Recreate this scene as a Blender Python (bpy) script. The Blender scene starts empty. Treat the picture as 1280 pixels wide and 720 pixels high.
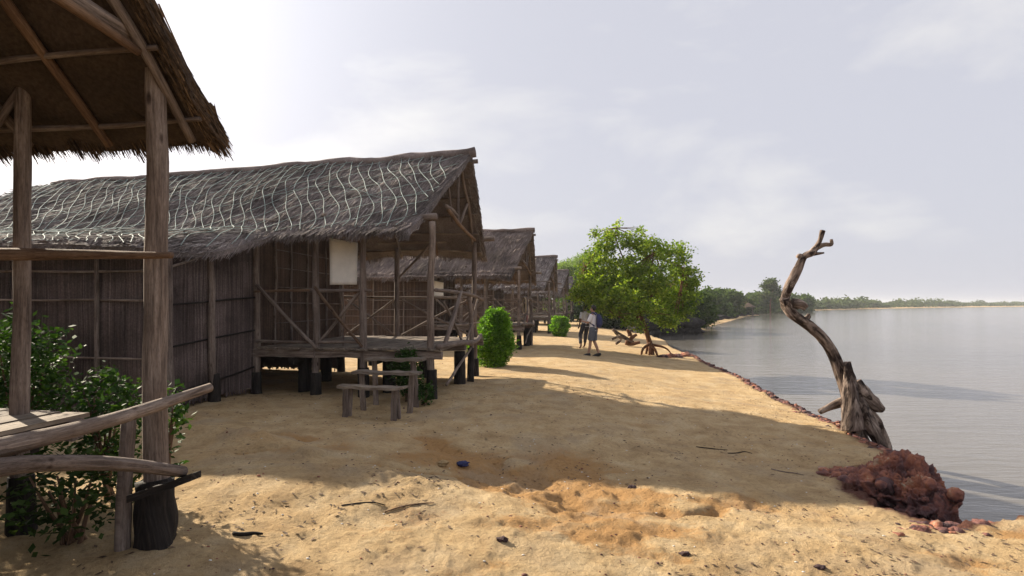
import bpy, math, random
import numpy as np
from mathutils import Vector
R = math.radians
rng = np.random.default_rng(7)
random.seed(7)
sc = bpy.context.scene
C = sc.collection

# ------------------------------------------------------------------ camera
FPX = 711.0
EYE = 1.70
cam_d = bpy.data.cameras.new('camera'); cam = bpy.data.objects.new('camera', cam_d); C.objects.link(cam)
cam_d.sensor_width = 36.0; cam_d.lens = 36.0 * FPX / 1280.0
cam_d.shift_y = 20.0 / 1280.0
cam_d.clip_start = 0.05; cam_d.clip_end = 8000
cam.location = (0, 0, EYE); cam.rotation_euler = (R(90), 0, 0)
sc.camera = cam

# ------------------------------------------------------------------ light
SUN_EL, SUN_DX, SUN_DY = 27.0, 0.786, -0.618       # horizontal direction the shadows fall
sun_d = bpy.data.lights.new('sun', 'SUN'); sun = bpy.data.objects.new('sun', sun_d); C.objects.link(sun)
sun_d.energy = 4.7; sun_d.angle = R(0.8); sun_d.color = (1.0, 0.88, 0.70)
ce = math.cos(R(SUN_EL))
to_sun = Vector((-SUN_DX * ce, -SUN_DY * ce, math.sin(R(SUN_EL)))).normalized()
sun.rotation_euler = to_sun.to_track_quat('Z', 'Y').to_euler()

w = bpy.data.worlds.new('World'); sc.world = w; w.use_nodes = True
nt = w.node_tree; nt.nodes.clear(); N = nt.nodes; L = nt.links
out = N.new('ShaderNodeOutputWorld')
sky = N.new('ShaderNodeTexSky'); sky.sky_type = 'NISHITA'; sky.sun_disc = False
sky.sun_elevation = R(SUN_EL); sky.sun_rotation = math.atan2(to_sun.x, to_sun.y)
sky.dust_density = 4.0; sky.air_density = 1.0; sky.ozone_density = 1.0
bg1 = N.new('ShaderNodeBackground'); bg1.inputs[1].default_value = 0.09
L.new(sky.outputs[0], bg1.inputs[0])
tc = N.new('ShaderNodeTexCoord')
mp = N.new('ShaderNodeMapping'); mp.inputs['Scale'].default_value = (1, 1, 2.4)
L.new(tc.outputs['Generated'], mp.inputs[0])
nz = N.new('ShaderNodeTexNoise'); nz.inputs['Scale'].default_value = 2.0; nz.inputs['Distortion'].default_value = .3; nz.inputs['Detail'].default_value = 8; nz.inputs['Roughness'].default_value = 0.55
L.new(mp.outputs[0], nz.inputs['Vector'])
cr = N.new('ShaderNodeValToRGB')
cr.color_ramp.elements[0].position = 0.50; cr.color_ramp.elements[0].color = (0.268, 0.270, 0.300, 1)
cr.color_ramp.elements[1].position = 0.70; cr.color_ramp.elements[1].color = (0.372, 0.362, 0.355, 1)
L.new(nz.outputs['Fac'], cr.inputs[0])
# forward-scattered glow of the hazy air around the sun
nrm = N.new('ShaderNodeVectorMath'); nrm.operation = 'NORMALIZE'; L.new(tc.outputs['Generated'], nrm.inputs[0])
dot = N.new('ShaderNodeVectorMath'); dot.operation = 'DOT_PRODUCT'; dot.inputs[1].default_value = to_sun
L.new(nrm.outputs[0], dot.inputs[0])
mr = N.new('ShaderNodeMapRange'); mr.inputs['From Min'].default_value = 0.25; mr.inputs['From Max'].default_value = 1.0
L.new(dot.outputs['Value'], mr.inputs['Value'])
pw = N.new('ShaderNodeMath'); pw.operation = 'POWER'; pw.inputs[1].default_value = 7.0; L.new(mr.outputs[0], pw.inputs[0])
ml = N.new('ShaderNodeMath'); ml.operation = 'MULTIPLY_ADD'; ml.inputs[1].default_value = 0.85; ml.inputs[2].default_value = 1.0
L.new(pw.outputs[0], ml.inputs[0])
bg2 = N.new('ShaderNodeBackground'); L.new(cr.outputs[0], bg2.inputs[0]); L.new(ml.outputs[0], bg2.inputs[1])
mx = N.new('ShaderNodeMixShader'); mx.inputs[0].default_value = 0.93
L.new(bg1.outputs[0], mx.inputs[1]); L.new(bg2.outputs[0], mx.inputs[2]); L.new(mx.outputs[0], out.inputs[0])

sc.view_settings.view_transform = 'Standard'; sc.view_settings.look = 'None'
sc.view_settings.gamma = 1.0; sc.view_settings.use_curve_mapping = False
sc.view_settings.exposure = 1.31
sc.cycles.use_denoising = True
sc.cycles.max_bounces = 6; sc.cycles.transparent_max_bounces = 6

# ------------------------------------------------------------------ noise helpers
def hash3(ix, iy, iz, seed=0):
    h = (ix.astype(np.int64) * 374761393 + iy.astype(np.int64) * 668265263 + iz.astype(np.int64) * 2147483647 + seed * 974711) & 0xffffffff
    h = ((h ^ (h >> 13)) * 1274126177) & 0xffffffff
    h = (h ^ (h >> 16)) & 0xffffffff
    return h / 4294967295.0

def vnoise(x, y, z=0.0, seed=0):
    x = np.asarray(x, float); y = np.asarray(y, float); z = np.asarray(z, float) + np.zeros_like(x)
    ix, iy, iz = np.floor(x), np.floor(y), np.floor(z)
    fx, fy, fz = x - ix, y - iy, z - iz
    u, v, t = fx*fx*(3-2*fx), fy*fy*(3-2*fy), fz*fz*(3-2*fz)
    r = 0
    for dx in (0, 1):
        for dy in (0, 1):
            for dz in (0, 1):
                r = r + hash3(ix+dx, iy+dy, iz+dz, seed) * (u if dx else 1-u) * (v if dy else 1-v) * (t if dz else 1-t)
    return r * 2 - 1

def fbm(x, y, z=0.0, oct=4, seed=0, gain=0.5):
    a, s, f = 1.0, 0.0, 1.0
    for o in range(oct):
        s = s + a * vnoise(np.asarray(x)*f + 13.7*o, np.asarray(y)*f - 7.1*o, np.asarray(z)*f, seed+o)
        a *= gain; f *= 2.03
    return s

def sstep(a, b, x):
    t = np.clip((x - a) / (b - a), 0, 1)
    return t*t*(3-2*t)

# ------------------------------------------------------------------ mesh builder
class MB:
    def __init__(s): s.v, s.l, s.t, s.uv, s.r, s.n = [], [], [], [], [], 0
    def add(s, v, faces, uv=None, rnd=0.5):
        v = np.asarray(v, float).reshape(-1, 3); m = len(v)
        if isinstance(faces, np.ndarray):
            s.l.append((faces + s.n).ravel()); s.t.append(np.full(len(faces), faces.shape[1], np.int32))
        else:
            for f in faces:
                s.l.append(np.asarray(f) + s.n); s.t.append(np.array([len(f)], np.int32))
        s.v.append(v)
        s.uv.append(np.zeros((m, 2)) if uv is None else np.asarray(uv, float))
        s.r.append(np.full(m, rnd) if np.isscalar(rnd) else np.asarray(rnd, float))
        s.n += m
    def build(s, name, mat, parent=None, smooth=True, xf=None):
        me = bpy.data.meshes.new(name)
        V = np.concatenate(s.v); Lp = np.concatenate(s.l).astype(np.int32); T = np.concatenate(s.t)
        if xf is not None: V = xf(V)
        me.vertices.add(len(V)); me.vertices.foreach_set('co', V.astype(np.float32).ravel())
        me.loops.add(len(Lp)); me.loops.foreach_set('vertex_index', Lp)
        me.polygons.add(len(T))
        st = np.zeros(len(T), np.int32); st[1:] = np.cumsum(T)[:-1]
        me.polygons.foreach_set('loop_start', st)
        me.polygons.foreach_set('loop_total', T)
        me.polygons.foreach_set('use_smooth', np.full(len(T), smooth))
        me.update(calc_edges=True)
        UV = np.concatenate(s.uv)[Lp]
        ul = me.uv_layers.new(name='UVMap'); ul.data.foreach_set('uv', UV.astype(np.float32).ravel())
        at = me.attributes.new('rnd', 'FLOAT', 'POINT'); at.data.foreach_set('value', np.concatenate(s.r).astype(np.float32))
        me.materials.append(mat)
        o = bpy.data.objects.new(name, me); C.objects.link(o)
        if parent: o.parent = parent
        return o

def catmull(P, n):
    P = np.asarray(P, float)
    if len(P) == 2:
        t = np.linspace(0, 1, n)[:, None]; return P[0]*(1-t)+P[1]*t
    Q = np.vstack([2*P[0]-P[1], P, 2*P[-1]-P[-2]])
    out = []
    ts = np.linspace(0, len(P)-1-1e-9, n)
    for t in ts:
        i = int(t); f = t - i
        p0, p1, p2, p3 = Q[i], Q[i+1], Q[i+2], Q[i+3]
        out.append(0.5*((2*p1)+(-p0+p2)*f+(2*p0-5*p1+4*p2-p3)*f*f+(-p0+3*p1-3*p2+p3)*f**3))
    return np.array(out)

def tube(mb, P, rad, sides=10, seg=None, wob=0.0, lump=0.08, rnd=None, flat=1.0, cap=True):
    P = np.asarray(P, float)
    ln = np.sum(np.linalg.norm(np.diff(P, axis=0), axis=1))
    n = seg or max(4, min(60, int(ln / 0.12) + 3))
    pts = catmull(P, n)
    r = np.interp(np.linspace(0, 1, n), np.linspace(0, 1, len(rad)), rad) if not np.isscalar(rad) else np.full(n, float(rad))
    sd = random.random() * 100
    tt = np.linspace(0, ln, n)
    if wob:
        env = 1.0 if len(P) > 2 else np.sin(np.linspace(0.15, math.pi-0.15, n))
        pts = pts + wob * np.stack([fbm(tt*0.9+sd, tt*0+1, oct=2), fbm(tt*0.9+sd, tt*0+9, oct=2), 0.3*fbm(tt*0.9+sd, tt*0+17, oct=2)], 1) * (env if np.isscalar(env) else env[:, None])
    d = np.gradient(pts, axis=0); d /= np.linalg.norm(d, axis=1)[:, None] + 1e-9
    up = np.array([0, 0, 1.0]) if abs(d[0][2]) < 0.8 else np.array([1.0, 0, 0])
    V = []; UV = []
    u = np.cross(d[0], up); u /= np.linalg.norm(u)
    a = np.arange(sides) / sides * 2 * math.pi
    for i in range(n):
        u = u - d[i]*np.dot(u, d[i]); u /= np.linalg.norm(u)
        vv = np.cross(d[i], u)
        rr = r[i] * (1 + lump * fbm(np.cos(a)*1.1 + sd, np.sin(a)*1.1 + sd*0.3, np.full(sides, tt[i]*2.2), oct=3))
        V.append(pts[i] + rr[:, None]*(np.cos(a)[:, None]*u + flat*np.sin(a)[:, None]*vv))
        UV.append(np.stack([np.abs(np.where(a > math.pi, a-2*math.pi, a))/math.pi*max(r[i], .02)*3.14 + sd, np.full(sides, tt[i]+sd)], 1))
    V = np.concatenate(V); UV = np.concatenate(UV)
    i, j = np.meshgrid(np.arange(n-1), np.arange(sides), indexing='ij')
    j2 = (j+1) % sides
    F = np.stack([i*sides+j, i*sides+j2, (i+1)*sides+j2, (i+1)*sides+j], -1).reshape(-1, 4)
    base = mb.n
    mb.add(V, F, UV, random.random() if rnd is None else rnd)
    if cap:
        for k, sgn in ((0, 1), (n-1, -1)):
            ring = np.arange(sides) + base + k*sides
            mb.l.append(ring[::-1] if sgn > 0 else ring); mb.t.append(np.array([sides], np.int32))

def slab(mb, c, ax, ay, az, jit=0.0, rnd=None, sub=1):
    """box: centre c, half-axis vectors ax ay az"""
    c, ax, ay, az = [np.asarray(q, float) for q in (c, ax, ay, az)]
    n = max(1, sub)
    V = []
    for k in range(n+1):
        f = -1 + 2*k/n
        jj = rng.normal(0, jit, 3) if jit else 0
        for (p, q) in ((-1, -1), (1, -1), (1, 1), (-1, 1)):
            V.append(c + ax*f + ay*p + az*q + jj + (rng.normal(0, jit*0.5, 3) if jit else 0))
    F = []
    for k in range(n):
        for m in range(4):
            a, b = k*4+m, k*4+(m+1) % 4
            F.append([a, b, b+4, a+4])
    F.append([3, 2, 1, 0]); F.append([n*4, n*4+1, n*4+2, n*4+3])
    la = np.linalg.norm(ax); s = random.random()*50
    UV = []
    for k in range(n+1):
        for (p, q) in ((-1, -1), (1, -1), (1, 1), (-1, 1)):
            UV.append((s + p*np.linalg.norm(ay) + q*np.linalg.norm(az), s + la*(-1+2*k/n)))
    mb.add(V, np.array(F), UV, random.random() if rnd is None else rnd)

def blades(mb, base, tip, width, rnd, nrm, taper=0.35):
    """thin straw / leaf strips from base to tip, vectorised"""
    d = tip - base; wv = np.cross(d, nrm); wv /= np.linalg.norm(wv, axis=1)[:, None] + 1e-9
    wv = wv * width[:, None] * 0.5
    V = np.stack([base-wv, base+wv, tip+wv*taper, tip-wv*taper], 1).reshape(-1, 3)
    n = len(base)
    F = np.arange(4*n).reshape(n, 4)
    ln = np.linalg.norm(d, axis=1); z = np.zeros(n)
    UV = np.stack([np.stack([z, z], 1), np.stack([width, z], 1), np.stack([width, ln], 1), np.stack([z, ln], 1)], 1).reshape(-1, 2)
    mb.add(V, F, UV, np.repeat(rnd, 4))

def unit(n):
    v = rng.normal(size=(n, 3)); return v / np.linalg.norm(v, axis=1)[:, None]

def leaf_quads(mb, P, size, up=0.3, elong=1.9):
    n = len(P)
    d = unit(n); nr = unit(n); nr[:, 2] = np.abs(nr[:, 2]) + up
    u = np.cross(nr, d); u /= np.linalg.norm(u, axis=1)[:, None] + 1e-9
    v = np.cross(nr, u); v /= np.linalg.norm(v, axis=1)[:, None] + 1e-9
    s = size * rng.uniform(0.6, 1.35, n)[:, None] * 0.5
    # pointed leaf: four corners of a rhombus with a widened middle
    a = P - u*s*elong; b = P + v*s*0.75 + u*s*0.1; c = P + u*s*elong; e = P - v*s*0.75 + u*s*0.1
    V = np.stack([a, b, c, e], 1).reshape(-1, 3)
    F = np.arange(4*n).reshape(n, 4)
    mb.add(V, F, None, np.repeat(rng.random(n), 4))

_ico = {}
def ico(sub):
    if sub not in _ico:
        import bmesh
        bm = bmesh.new(); bmesh.ops.create_icosphere(bm, subdivisions=sub, radius=1)
        bm.verts.ensure_lookup_table()
        _ico[sub] = (np.array([v.co[:] for v in bm.verts]), np.array([[v.index for v in f.verts] for f in bm.faces])); bm.free()
    return _ico[sub]

def rock(mb, c, r, sub=2, rough=0.35, freq=1.6, rnd=None):
    v, f = ico(sub); sd = random.random()*200
    n = fbm(v[:, 0]*freq+sd, v[:, 1]*freq, v[:, 2]*freq, oct=4, seed=3)
    n2 = np.abs(fbm(v[:, 0]*freq*3+sd, v[:, 1]*freq*3, v[:, 2]*freq*3, oct=2, seed=9))
    V = v * (1 + rough*n - rough*0.5*n2)[:, None] * np.asarray(r, float)
    mb.add(V + np.asarray(c), f, V[:, :2], random.random() if rnd is None else rnd)

# ------------------------------------------------------------------ naming helpers
def empty(name, loc=(0, 0, 0), rz=0.0):
    o = bpy.data.objects.new(name, None); C.objects.link(o); o.location = loc; o.rotation_euler = (0, 0, rz)
    o.empty_display_size = 0.2
    return o
def tag(o, label, cat, group=None, kind=None):
    o['label'] = label; o['category'] = cat
    if group: o['group'] = group
    if kind: o['kind'] = kind
    return o
def struct(o, label=None, cat=None):
    o['kind'] = 'structure'
    if label: o['label'] = label
    if cat: o['category'] = cat
    return o
def copy_tree(o, parent=None):
    c = o.copy(); C.objects.link(c); c.parent = parent
    for ch in list(o.children): copy_tree(ch, c)
    return c

# ------------------------------------------------------------------ materials
def newmat(name):
    m = bpy.data.materials.new(name); m.use_nodes = True
    nt = m.node_tree; b = nt.nodes['Principled BSDF']
    return m, nt, nt.nodes, nt.links, b

def ramp(N, cols):
    r = N.new('ShaderNodeValToRGB'); e = r.color_ramp.elements
    while len(e) < len(cols): e.new(0.5)
    for k, (p, c) in enumerate(cols):
        e[k].position = p; e[k].color = (*c, 1)
    return r

def noise(N, L, vec, scale, detail=5, rough=0.55, dist=0.0):
    n = N.new('ShaderNodeTexNoise'); n.inputs['Scale'].default_value = scale; n.inputs['Detail'].default_value = detail
    n.inputs['Roughness'].default_value = rough; n.inputs['Distortion'].default_value = dist
    if vec is not None: L.new(vec, n.inputs['Vector'])
    return n.outputs['Fac']

def mapping(N, L, src, scale):
    m = N.new('ShaderNodeMapping'); m.inputs['Scale'].default_value = scale; L.new(src, m.inputs[0]); return m.outputs[0]

def mixc(N, L, fac, a, b, mode='MIX'):
    m = N.new('ShaderNodeMix'); m.data_type = 'RGBA'; m.blend_type = mode
    for s, q in ((0, fac), (6, a), (7, b)):
        if isinstance(q, (int, float)): m.inputs[s].default_value = q
        elif isinstance(q, tuple): m.inputs[s].default_value = (*q, 1)
        else: L.new(q, m.inputs[s])
    return m.outputs[2]

def bump(N, L, b, h, strength, dist=0.01):
    n = N.new('ShaderNodeBump'); n.inputs['Strength'].default_value = strength; n.inputs['Distance'].default_value = dist
    L.new(h, n.inputs['Height']); L.new(n.outputs[0], b.inputs['Normal'])

def mat_wood(name, dark, mid, light, along=1.6, across=26, patch=False):
    m, nt, N, L, b = newmat(name)
    uv = N.new('ShaderNodeTexCoord').outputs['UV']
    g = noise(N, L, mapping(N, L, uv, (across, along, 1)), 1.6, 7, 0.62, 0.4)
    g2 = noise(N, L, mapping(N, L, uv, (6, 1.4, 1)), 1.1, 4)
    cr = ramp(N, [(0.30, dark), (0.5, mid), (0.72, light)]); L.new(g, cr.inputs[0])
    c2 = ramp(N, [(0.3, (0.62, 0.55, 0.5)), (0.7, (1.2, 1.15, 1.1))]); L.new(g2, c2.inputs[0])
    at = N.new('ShaderNodeAttribute'); at.attribute_name = 'rnd'
    c3 = ramp(N, [(0.0, (0.78, 0.76, 0.76)), (1.0, (1.18, 1.14, 1.08))]); L.new(at.outputs['Fac'], c3.inputs[0])
    c = mixc(N, L, 1.0, cr.outputs[0], c2.outputs[0], 'MULTIPLY'); c = mixc(N, L, 1.0, c, c3.outputs[0], 'MULTIPLY')
    vk = N.new('ShaderNodeTexVoronoi'); vk.inputs['Scale'].default_value = 1.0; L.new(mapping(N, L, uv, (7, 2.6, 1)), vk.inputs['Vector'])
    kr = ramp(N, [(0.05, (0.22, 0.18, 0.16)), (0.13, (1, 1, 1))]); L.new(vk.outputs['Distance'], kr.inputs[0])
    fg = noise(N, L, mapping(N, L, uv, (60, 9, 1)), 2.0, 4, 0.7); fr_ = ramp(N, [(0.34, (0.6, .58, .56)), (0.5, (1, 1, 1)), (0.7, (1.2, 1.2, 1.2))]); L.new(fg, fr_.inputs[0])
    c = mixc(N, L, 0.9, c, kr.outputs[0], 'MULTIPLY'); c = mixc(N, L, 0.8, c, fr_.outputs[0], 'MULTIPLY')
    if patch:
        pg = noise(N, L, mapping(N, L, uv, (7, 2.2, 1)), 1.3, 6, 0.65, 0.8); pr_ = ramp(N, [(0.42, (0.13, 0.10, 0.09)), (0.50, (0.85, 0.82, 0.8)), (0.66, (1.6, 1.6, 1.6))]); L.new(pg, pr_.inputs[0])
        c = mixc(N, L, 1.0, c, pr_.outputs[0], 'MULTIPLY')
    L.new(c, b.inputs['Base Color']); b.inputs['Roughness'].default_value = 0.85; b.inputs['Specular IOR Level'].default_value = 0.2
    bump(N, L, b, g, 0.9, 0.014)
    return m

def mat_straw(name, cols, rough=0.9, trans=0.0, patch=0.6, scale=1.5):
    m, nt, N, L, b = newmat(name)
    tcn = N.new('ShaderNodeTexCoord')
    at = N.new('ShaderNodeAttribute'); at.attribute_name = 'rnd'
    g = noise(N, L, tcn.outputs['Object'], scale, 5, 0.6)
    fine = noise(N, L, mapping(N, L, tcn.outputs['Object'], (1, 1, 1)), 38, 3, 0.6)
    cr = ramp(N, [(k/(len(cols)-1), c) for k, c in enumerate(cols)]); L.new(at.outputs['Fac'], cr.inputs[0])
    c2 = ramp(N, [(0.32, (1-patch*.6,)*3), (0.68, (1+patch*.5,)*3)]); L.new(g, c2.inputs[0])
    c3 = ramp(N, [(0.3, (0.7,)*3), (0.7, (1.25,)*3)]); L.new(fine, c3.inputs[0])
    c = mixc(N, L, 1.0, cr.outputs[0], c2.outputs[0], 'MULTIPLY'); c = mixc(N, L, 1.0, c, c3.outputs[0], 'MULTIPLY')
    L.new(c, b.inputs['Base Color']); b.inputs['Roughness'].default_value = rough; b.inputs['Specular IOR Level'].default_value = 0.15
    bump(N, L, b, fine, 0.5, 0.01)
    return m

def mat_leaf(name, cols, trans=0.35):
    m, nt, N, L, b = newmat(name)
    at = N.new('ShaderNodeAttribute'); at.attribute_name = 'rnd'
    tcn = N.new('ShaderNodeTexCoord')
    cr = ramp(N, [(k/(len(cols)-1), c) for k, c in enumerate(cols)]); L.new(at.outputs['Fac'], cr.inputs[0])
    g = noise(N, L, tcn.outputs['Object'], 0.9, 3)
    c2 = ramp(N, [(0.35, (0.75, 0.78, 0.8)), (0.65, (1.2, 1.15, 1.0))]); L.new(g, c2.inputs[0])
    c = mixc(N, L, 1.0, cr.outputs[0], c2.outputs[0], 'MULTIPLY')
    L.new(c, b.inputs['Base Color']); b.inputs['Roughness'].default_value = 0.65; b.inputs['Specular IOR Level'].default_value = 0.12
    t = N.new('ShaderNodeBsdfTranslucent'); tcol = mixc(N, L, 1.0, c, (1.5, 1.6, 0.7), 'MULTIPLY'); L.new(tcol, t.inputs[0])
    mxs = N.new('ShaderNodeMixShader'); mxs.inputs[0].default_value = trans
    L.new(b.outputs[0], mxs.inputs[1]); L.new(t.outputs[0], mxs.inputs[2])
    L.new(mxs.outputs[0], N['Material Output'].inputs[0])
    return m

def mat_plain(name, col, rough=0.8, var=0.25, scale=12, bmp=0.3, spec=0.3):
    m, nt, N, L, b = newmat(name)
    tcn = N.new('ShaderNodeTexCoord')
    g = noise(N, L, tcn.outputs['Object'], scale, 5, 0.6)
    lo = tuple(c*(1-var) for c in col); hi = tuple(min(1, c*(1+var)) for c in col)
    cr = ramp(N, [(0.3, lo), (0.7, hi)]); L.new(g, cr.inputs[0])
    L.new(cr.outputs[0], b.inputs['Base Color']); b.inputs['Roughness'].default_value = rough
    b.inputs['Specular IOR Level'].default_value = spec
    if bmp: bump(N, L, b, g, bmp, 0.01)
    return m

M = {}
M['wood'] = mat_wood('weathered_pole', (0.075, 0.063, 0.058), (0.19, 0.162, 0.148), (0.31, 0.278, 0.26))
M['wood_warm'] = mat_wood('brown_pole', (0.07, 0.046, 0.034), (0.17, 0.115, 0.08), (0.29, 0.21, 0.15))
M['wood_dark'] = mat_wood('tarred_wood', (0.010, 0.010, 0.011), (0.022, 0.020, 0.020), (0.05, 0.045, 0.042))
M['plank'] = mat_wood('grey_plank', (0.11, 0.095, 0.082), (0.20, 0.178, 0.155), (0.30, 0.27, 0.235), 1.2, 12)
M['dead'] = mat_wood('bleached_trunk', (0.045, 0.034, 0.030), (0.20, 0.165, 0.145), (0.46, 0.42, 0.38), 2.2, 13, True)
M['bark'] = mat_wood('red_bark', (0.05, 0.028, 0.018), (0.17, 0.085, 0.045), (0.34, 0.2, 0.11), 3, 14)
M['thatch_grey'] = mat_straw('old_grey_thatch', [(0.075, 0.062, 0.060), (0.145, 0.122, 0.116), (0.205, 0.166, 0.154), (0.26, 0.228, 0.212), (0.34, 0.305, 0.285)], patch=0.6)
M['thatch_brown'] = mat_straw('brown_thatch', [(0.10, 0.078, 0.070), (0.17, 0.132, 0.116), (0.22, 0.172, 0.152), (0.28, 0.23, 0.205)], patch=0.9, scale=0.9)
M['thatch_gold'] = mat_straw('golden_thatch', [(0.04, 0.032, 0.027), (0.075, 0.054, 0.040), (0.13, 0.088, 0.058), (0.23, 0.155, 0.095)], patch=0.5)
M['reed'] = mat_straw('reed_mat', [(0.062, 0.048, 0.045), (0.088, 0.067, 0.063), (0.118, 0.088, 0.082), (0.185, 0.145, 0.132)], patch=0.8, scale=1.1)
M['reed_warm'] = mat_straw('warm_reed_mat', [(0.05, 0.032, 0.024), (0.085, 0.056, 0.042), (0.13, 0.085, 0.063)], patch=0.5)
M['net'] = mat_plain('pale_cord', (0.30, 0.37, 0.34), 0.7, 0.35, 6, 0)
M['board'] = mat_plain('painted_board', (0.74, 0.71, 0.65), 0.6, 0.10, 5, 0.1)
M['leaf_bright'] = mat_leaf('bright_leaf', [(0.08, 0.145, 0.016), (0.14, 0.225, 0.024), (0.22, 0.30, 0.035), (0.34, 0.40, 0.07)])
M['leaf_feather'] = mat_leaf('feathery_leaf', [(0.10, 0.16, 0.04), (0.16, 0.24, 0.07), (0.24, 0.32, 0.12)])
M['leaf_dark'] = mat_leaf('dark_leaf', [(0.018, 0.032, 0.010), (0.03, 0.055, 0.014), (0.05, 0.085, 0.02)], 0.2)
M['leaf_mid'] = mat_leaf('mid_leaf', [(0.035, 0.065, 0.016), (0.06, 0.105, 0.022), (0.10, 0.15, 0.035)], 0.3)
M['leaf_far'] = mat_leaf('far_leaf', [(0.040, 0.065, 0.025), (0.065, 0.098, 0.035), (0.11, 0.14, 0.055)], 0.25)
M['leaf_bush'] = mat_leaf('bush_leaf', [(0.055, 0.14, 0.012), (0.10, 0.22, 0.018), (0.15, 0.31, 0.03), (0.23, 0.38, 0.05)], 0.4)
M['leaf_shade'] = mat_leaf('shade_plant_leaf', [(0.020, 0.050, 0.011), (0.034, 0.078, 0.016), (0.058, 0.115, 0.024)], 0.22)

def mat_laterite():
    m, nt, N, L, b = newmat('laterite')
    tcn = N.new('ShaderNodeTexCoord')
    g = noise(N, L, tcn.outputs['Object'], 4.5, 7, 0.65, 0.6)
    at = N.new('ShaderNodeAttribute'); at.attribute_name = 'rnd'
    add = N.new('ShaderNodeMath'); add.operation = 'MULTIPLY_ADD'; add.inputs[1].default_value = 0.45; L.new(at.outputs['Fac'], add.inputs[0])
    sb = N.new('ShaderNodeMath'); sb.operation = 'SUBTRACT'; sb.inputs[1].default_value = 0.22; L.new(g, sb.inputs[0]); L.new(sb.outputs[0], add.inputs[2])
    cr = ramp(N, [(0.25, (0.045, 0.022, 0.022)), (0.44, (0.095, 0.045, 0.046)), (0.60, (0.21, 0.078, 0.055)), (0.74, (0.36, 0.14, 0.075)), (0.80, (0.36, 0.26, 0.18))])
    L.new(add.outputs[0], cr.inputs[0]); L.new(cr.outputs[0], b.inputs['Base Color'])
    b.inputs['Roughness'].default_value = 0.85
    vo = N.new('ShaderNodeTexVoronoi'); vo.inputs['Scale'].default_value = 16; L.new(tcn.outputs['Object'], vo.inputs['Vector'])
    f = noise(N, L, tcn.outputs['Object'], 22, 6, 0.7)
    s = N.new('ShaderNodeMath'); s.operation = 'MULTIPLY_ADD'; s.inputs[1].default_value = -0.8; L.new(vo.outputs['Distance'], s.inputs[0]); L.new(f, s.inputs[2])
    bump(N, L, b, s.outputs[0], 1.0, 0.03)
    return m
M['laterite'] = mat_laterite()

def mat_ground():
    m, nt, N, L, b = newmat('sandy_earth')
    tcn = N.new('ShaderNodeTexCoord'); P = tcn.outputs['Object']
    big = noise(N, L, P, 0.55, 5, 0.55, 0.4); mid = noise(N, L, P, 2.6, 6, 0.62, 0.3); fine = noise(N, L, P, 24, 6, 0.7); grit = noise(N, L, P, 140, 3, 0.7)
    c0 = ramp(N, [(0.30, (0.38, 0.258, 0.134)), (0.50, (0.52, 0.372, 0.203)), (0.70, (0.60, 0.46, 0.28))]); L.new(mid, c0.inputs[0])
    at = N.new('ShaderNodeAttribute'); at.attribute_name = 'rnd'       # eroded, iron-stained soil
    st = N.new('ShaderNodeMath'); st.operation = 'MULTIPLY_ADD'; st.inputs[1].default_value = 0.75; L.new(fine, st.inputs[0])
    L.new(at.outputs['Fac'], st.inputs[2])
    sr = ramp(N, [(0.60, (0, 0, 0)), (0.70, (.55,)*3), (0.86, (1, 1, 1))]); L.new(st.outputs[0], sr.inputs[0])
    bigr = ramp(N, [(0.54, (0, 0, 0)), (0.68, (0.6, 0.6, 0.6))]); L.new(big, bigr.inputs[0])
    c = mixc(N, L, bigr.outputs[0], c0.outputs[0], (0.47, 0.30, 0.14))
    c = mixc(N, L, sr.outputs[0], c, (0.42, 0.245, 0.105))
    uvn = N.new('ShaderNodeUVMap'); sx_ = N.new('ShaderNodeSeparateXYZ'); L.new(uvn.outputs[0], sx_.inputs[0])
    ea = N.new('ShaderNodeMath'); ea.operation = 'MULTIPLY_ADD'; ea.inputs[1].default_value = .7; L.new(fine, ea.inputs[0]); L.new(sx_.outputs[0], ea.inputs[2])
    er = ramp(N, [(0.55, (0, 0, 0)), (0.95, (1, 1, 1))]); L.new(ea.outputs[0], er.inputs[0])
    # cool grey-brown packed earth patches
    pk = noise(N, L, P, 1.1, 6, 0.6, 0.8); pr = ramp(N, [(0.5, (0, 0, 0)), (0.66, (0.55, 0.55, 0.55))]); L.new(pk, pr.inputs[0])
    c = mixc(N, L, pr.outputs[0], c, (0.37, 0.29, 0.20))
    c = mixc(N, L, er.outputs[0], c, (0.12, 0.055, 0.040))
    gr = ramp(N, [(0.28, (0.50, .46, .42)), (0.44, (.94,)*3), (0.78, (1.18,)*3)]); L.new(fine, gr.inputs[0])
    c = mixc(N, L, 0.8, c, gr.outputs[0], 'MULTIPLY')
    gg = ramp(N, [(0.3, (0.8,)*3), (0.7, (1.15,)*3)]); L.new(grit, gg.inputs[0])
    c = mixc(N, L, 0.8, c, gg.outputs[0], 'MULTIPLY')
    L.new(c, b.inputs['Base Color']); b.inputs['Roughness'].default_value = 0.95; b.inputs['Specular IOR Level'].default_value = 0.1
    a = N.new('ShaderNodeMath'); a.operation = 'MULTIPLY_ADD'; a.inputs[1].default_value = 0.3; L.new(grit, a.inputs[0]); L.new(fine, a.inputs[2])
    bump(N, L, b, a.outputs[0], 1.0, 0.05)
    return m
M['ground'] = mat_ground()

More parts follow.
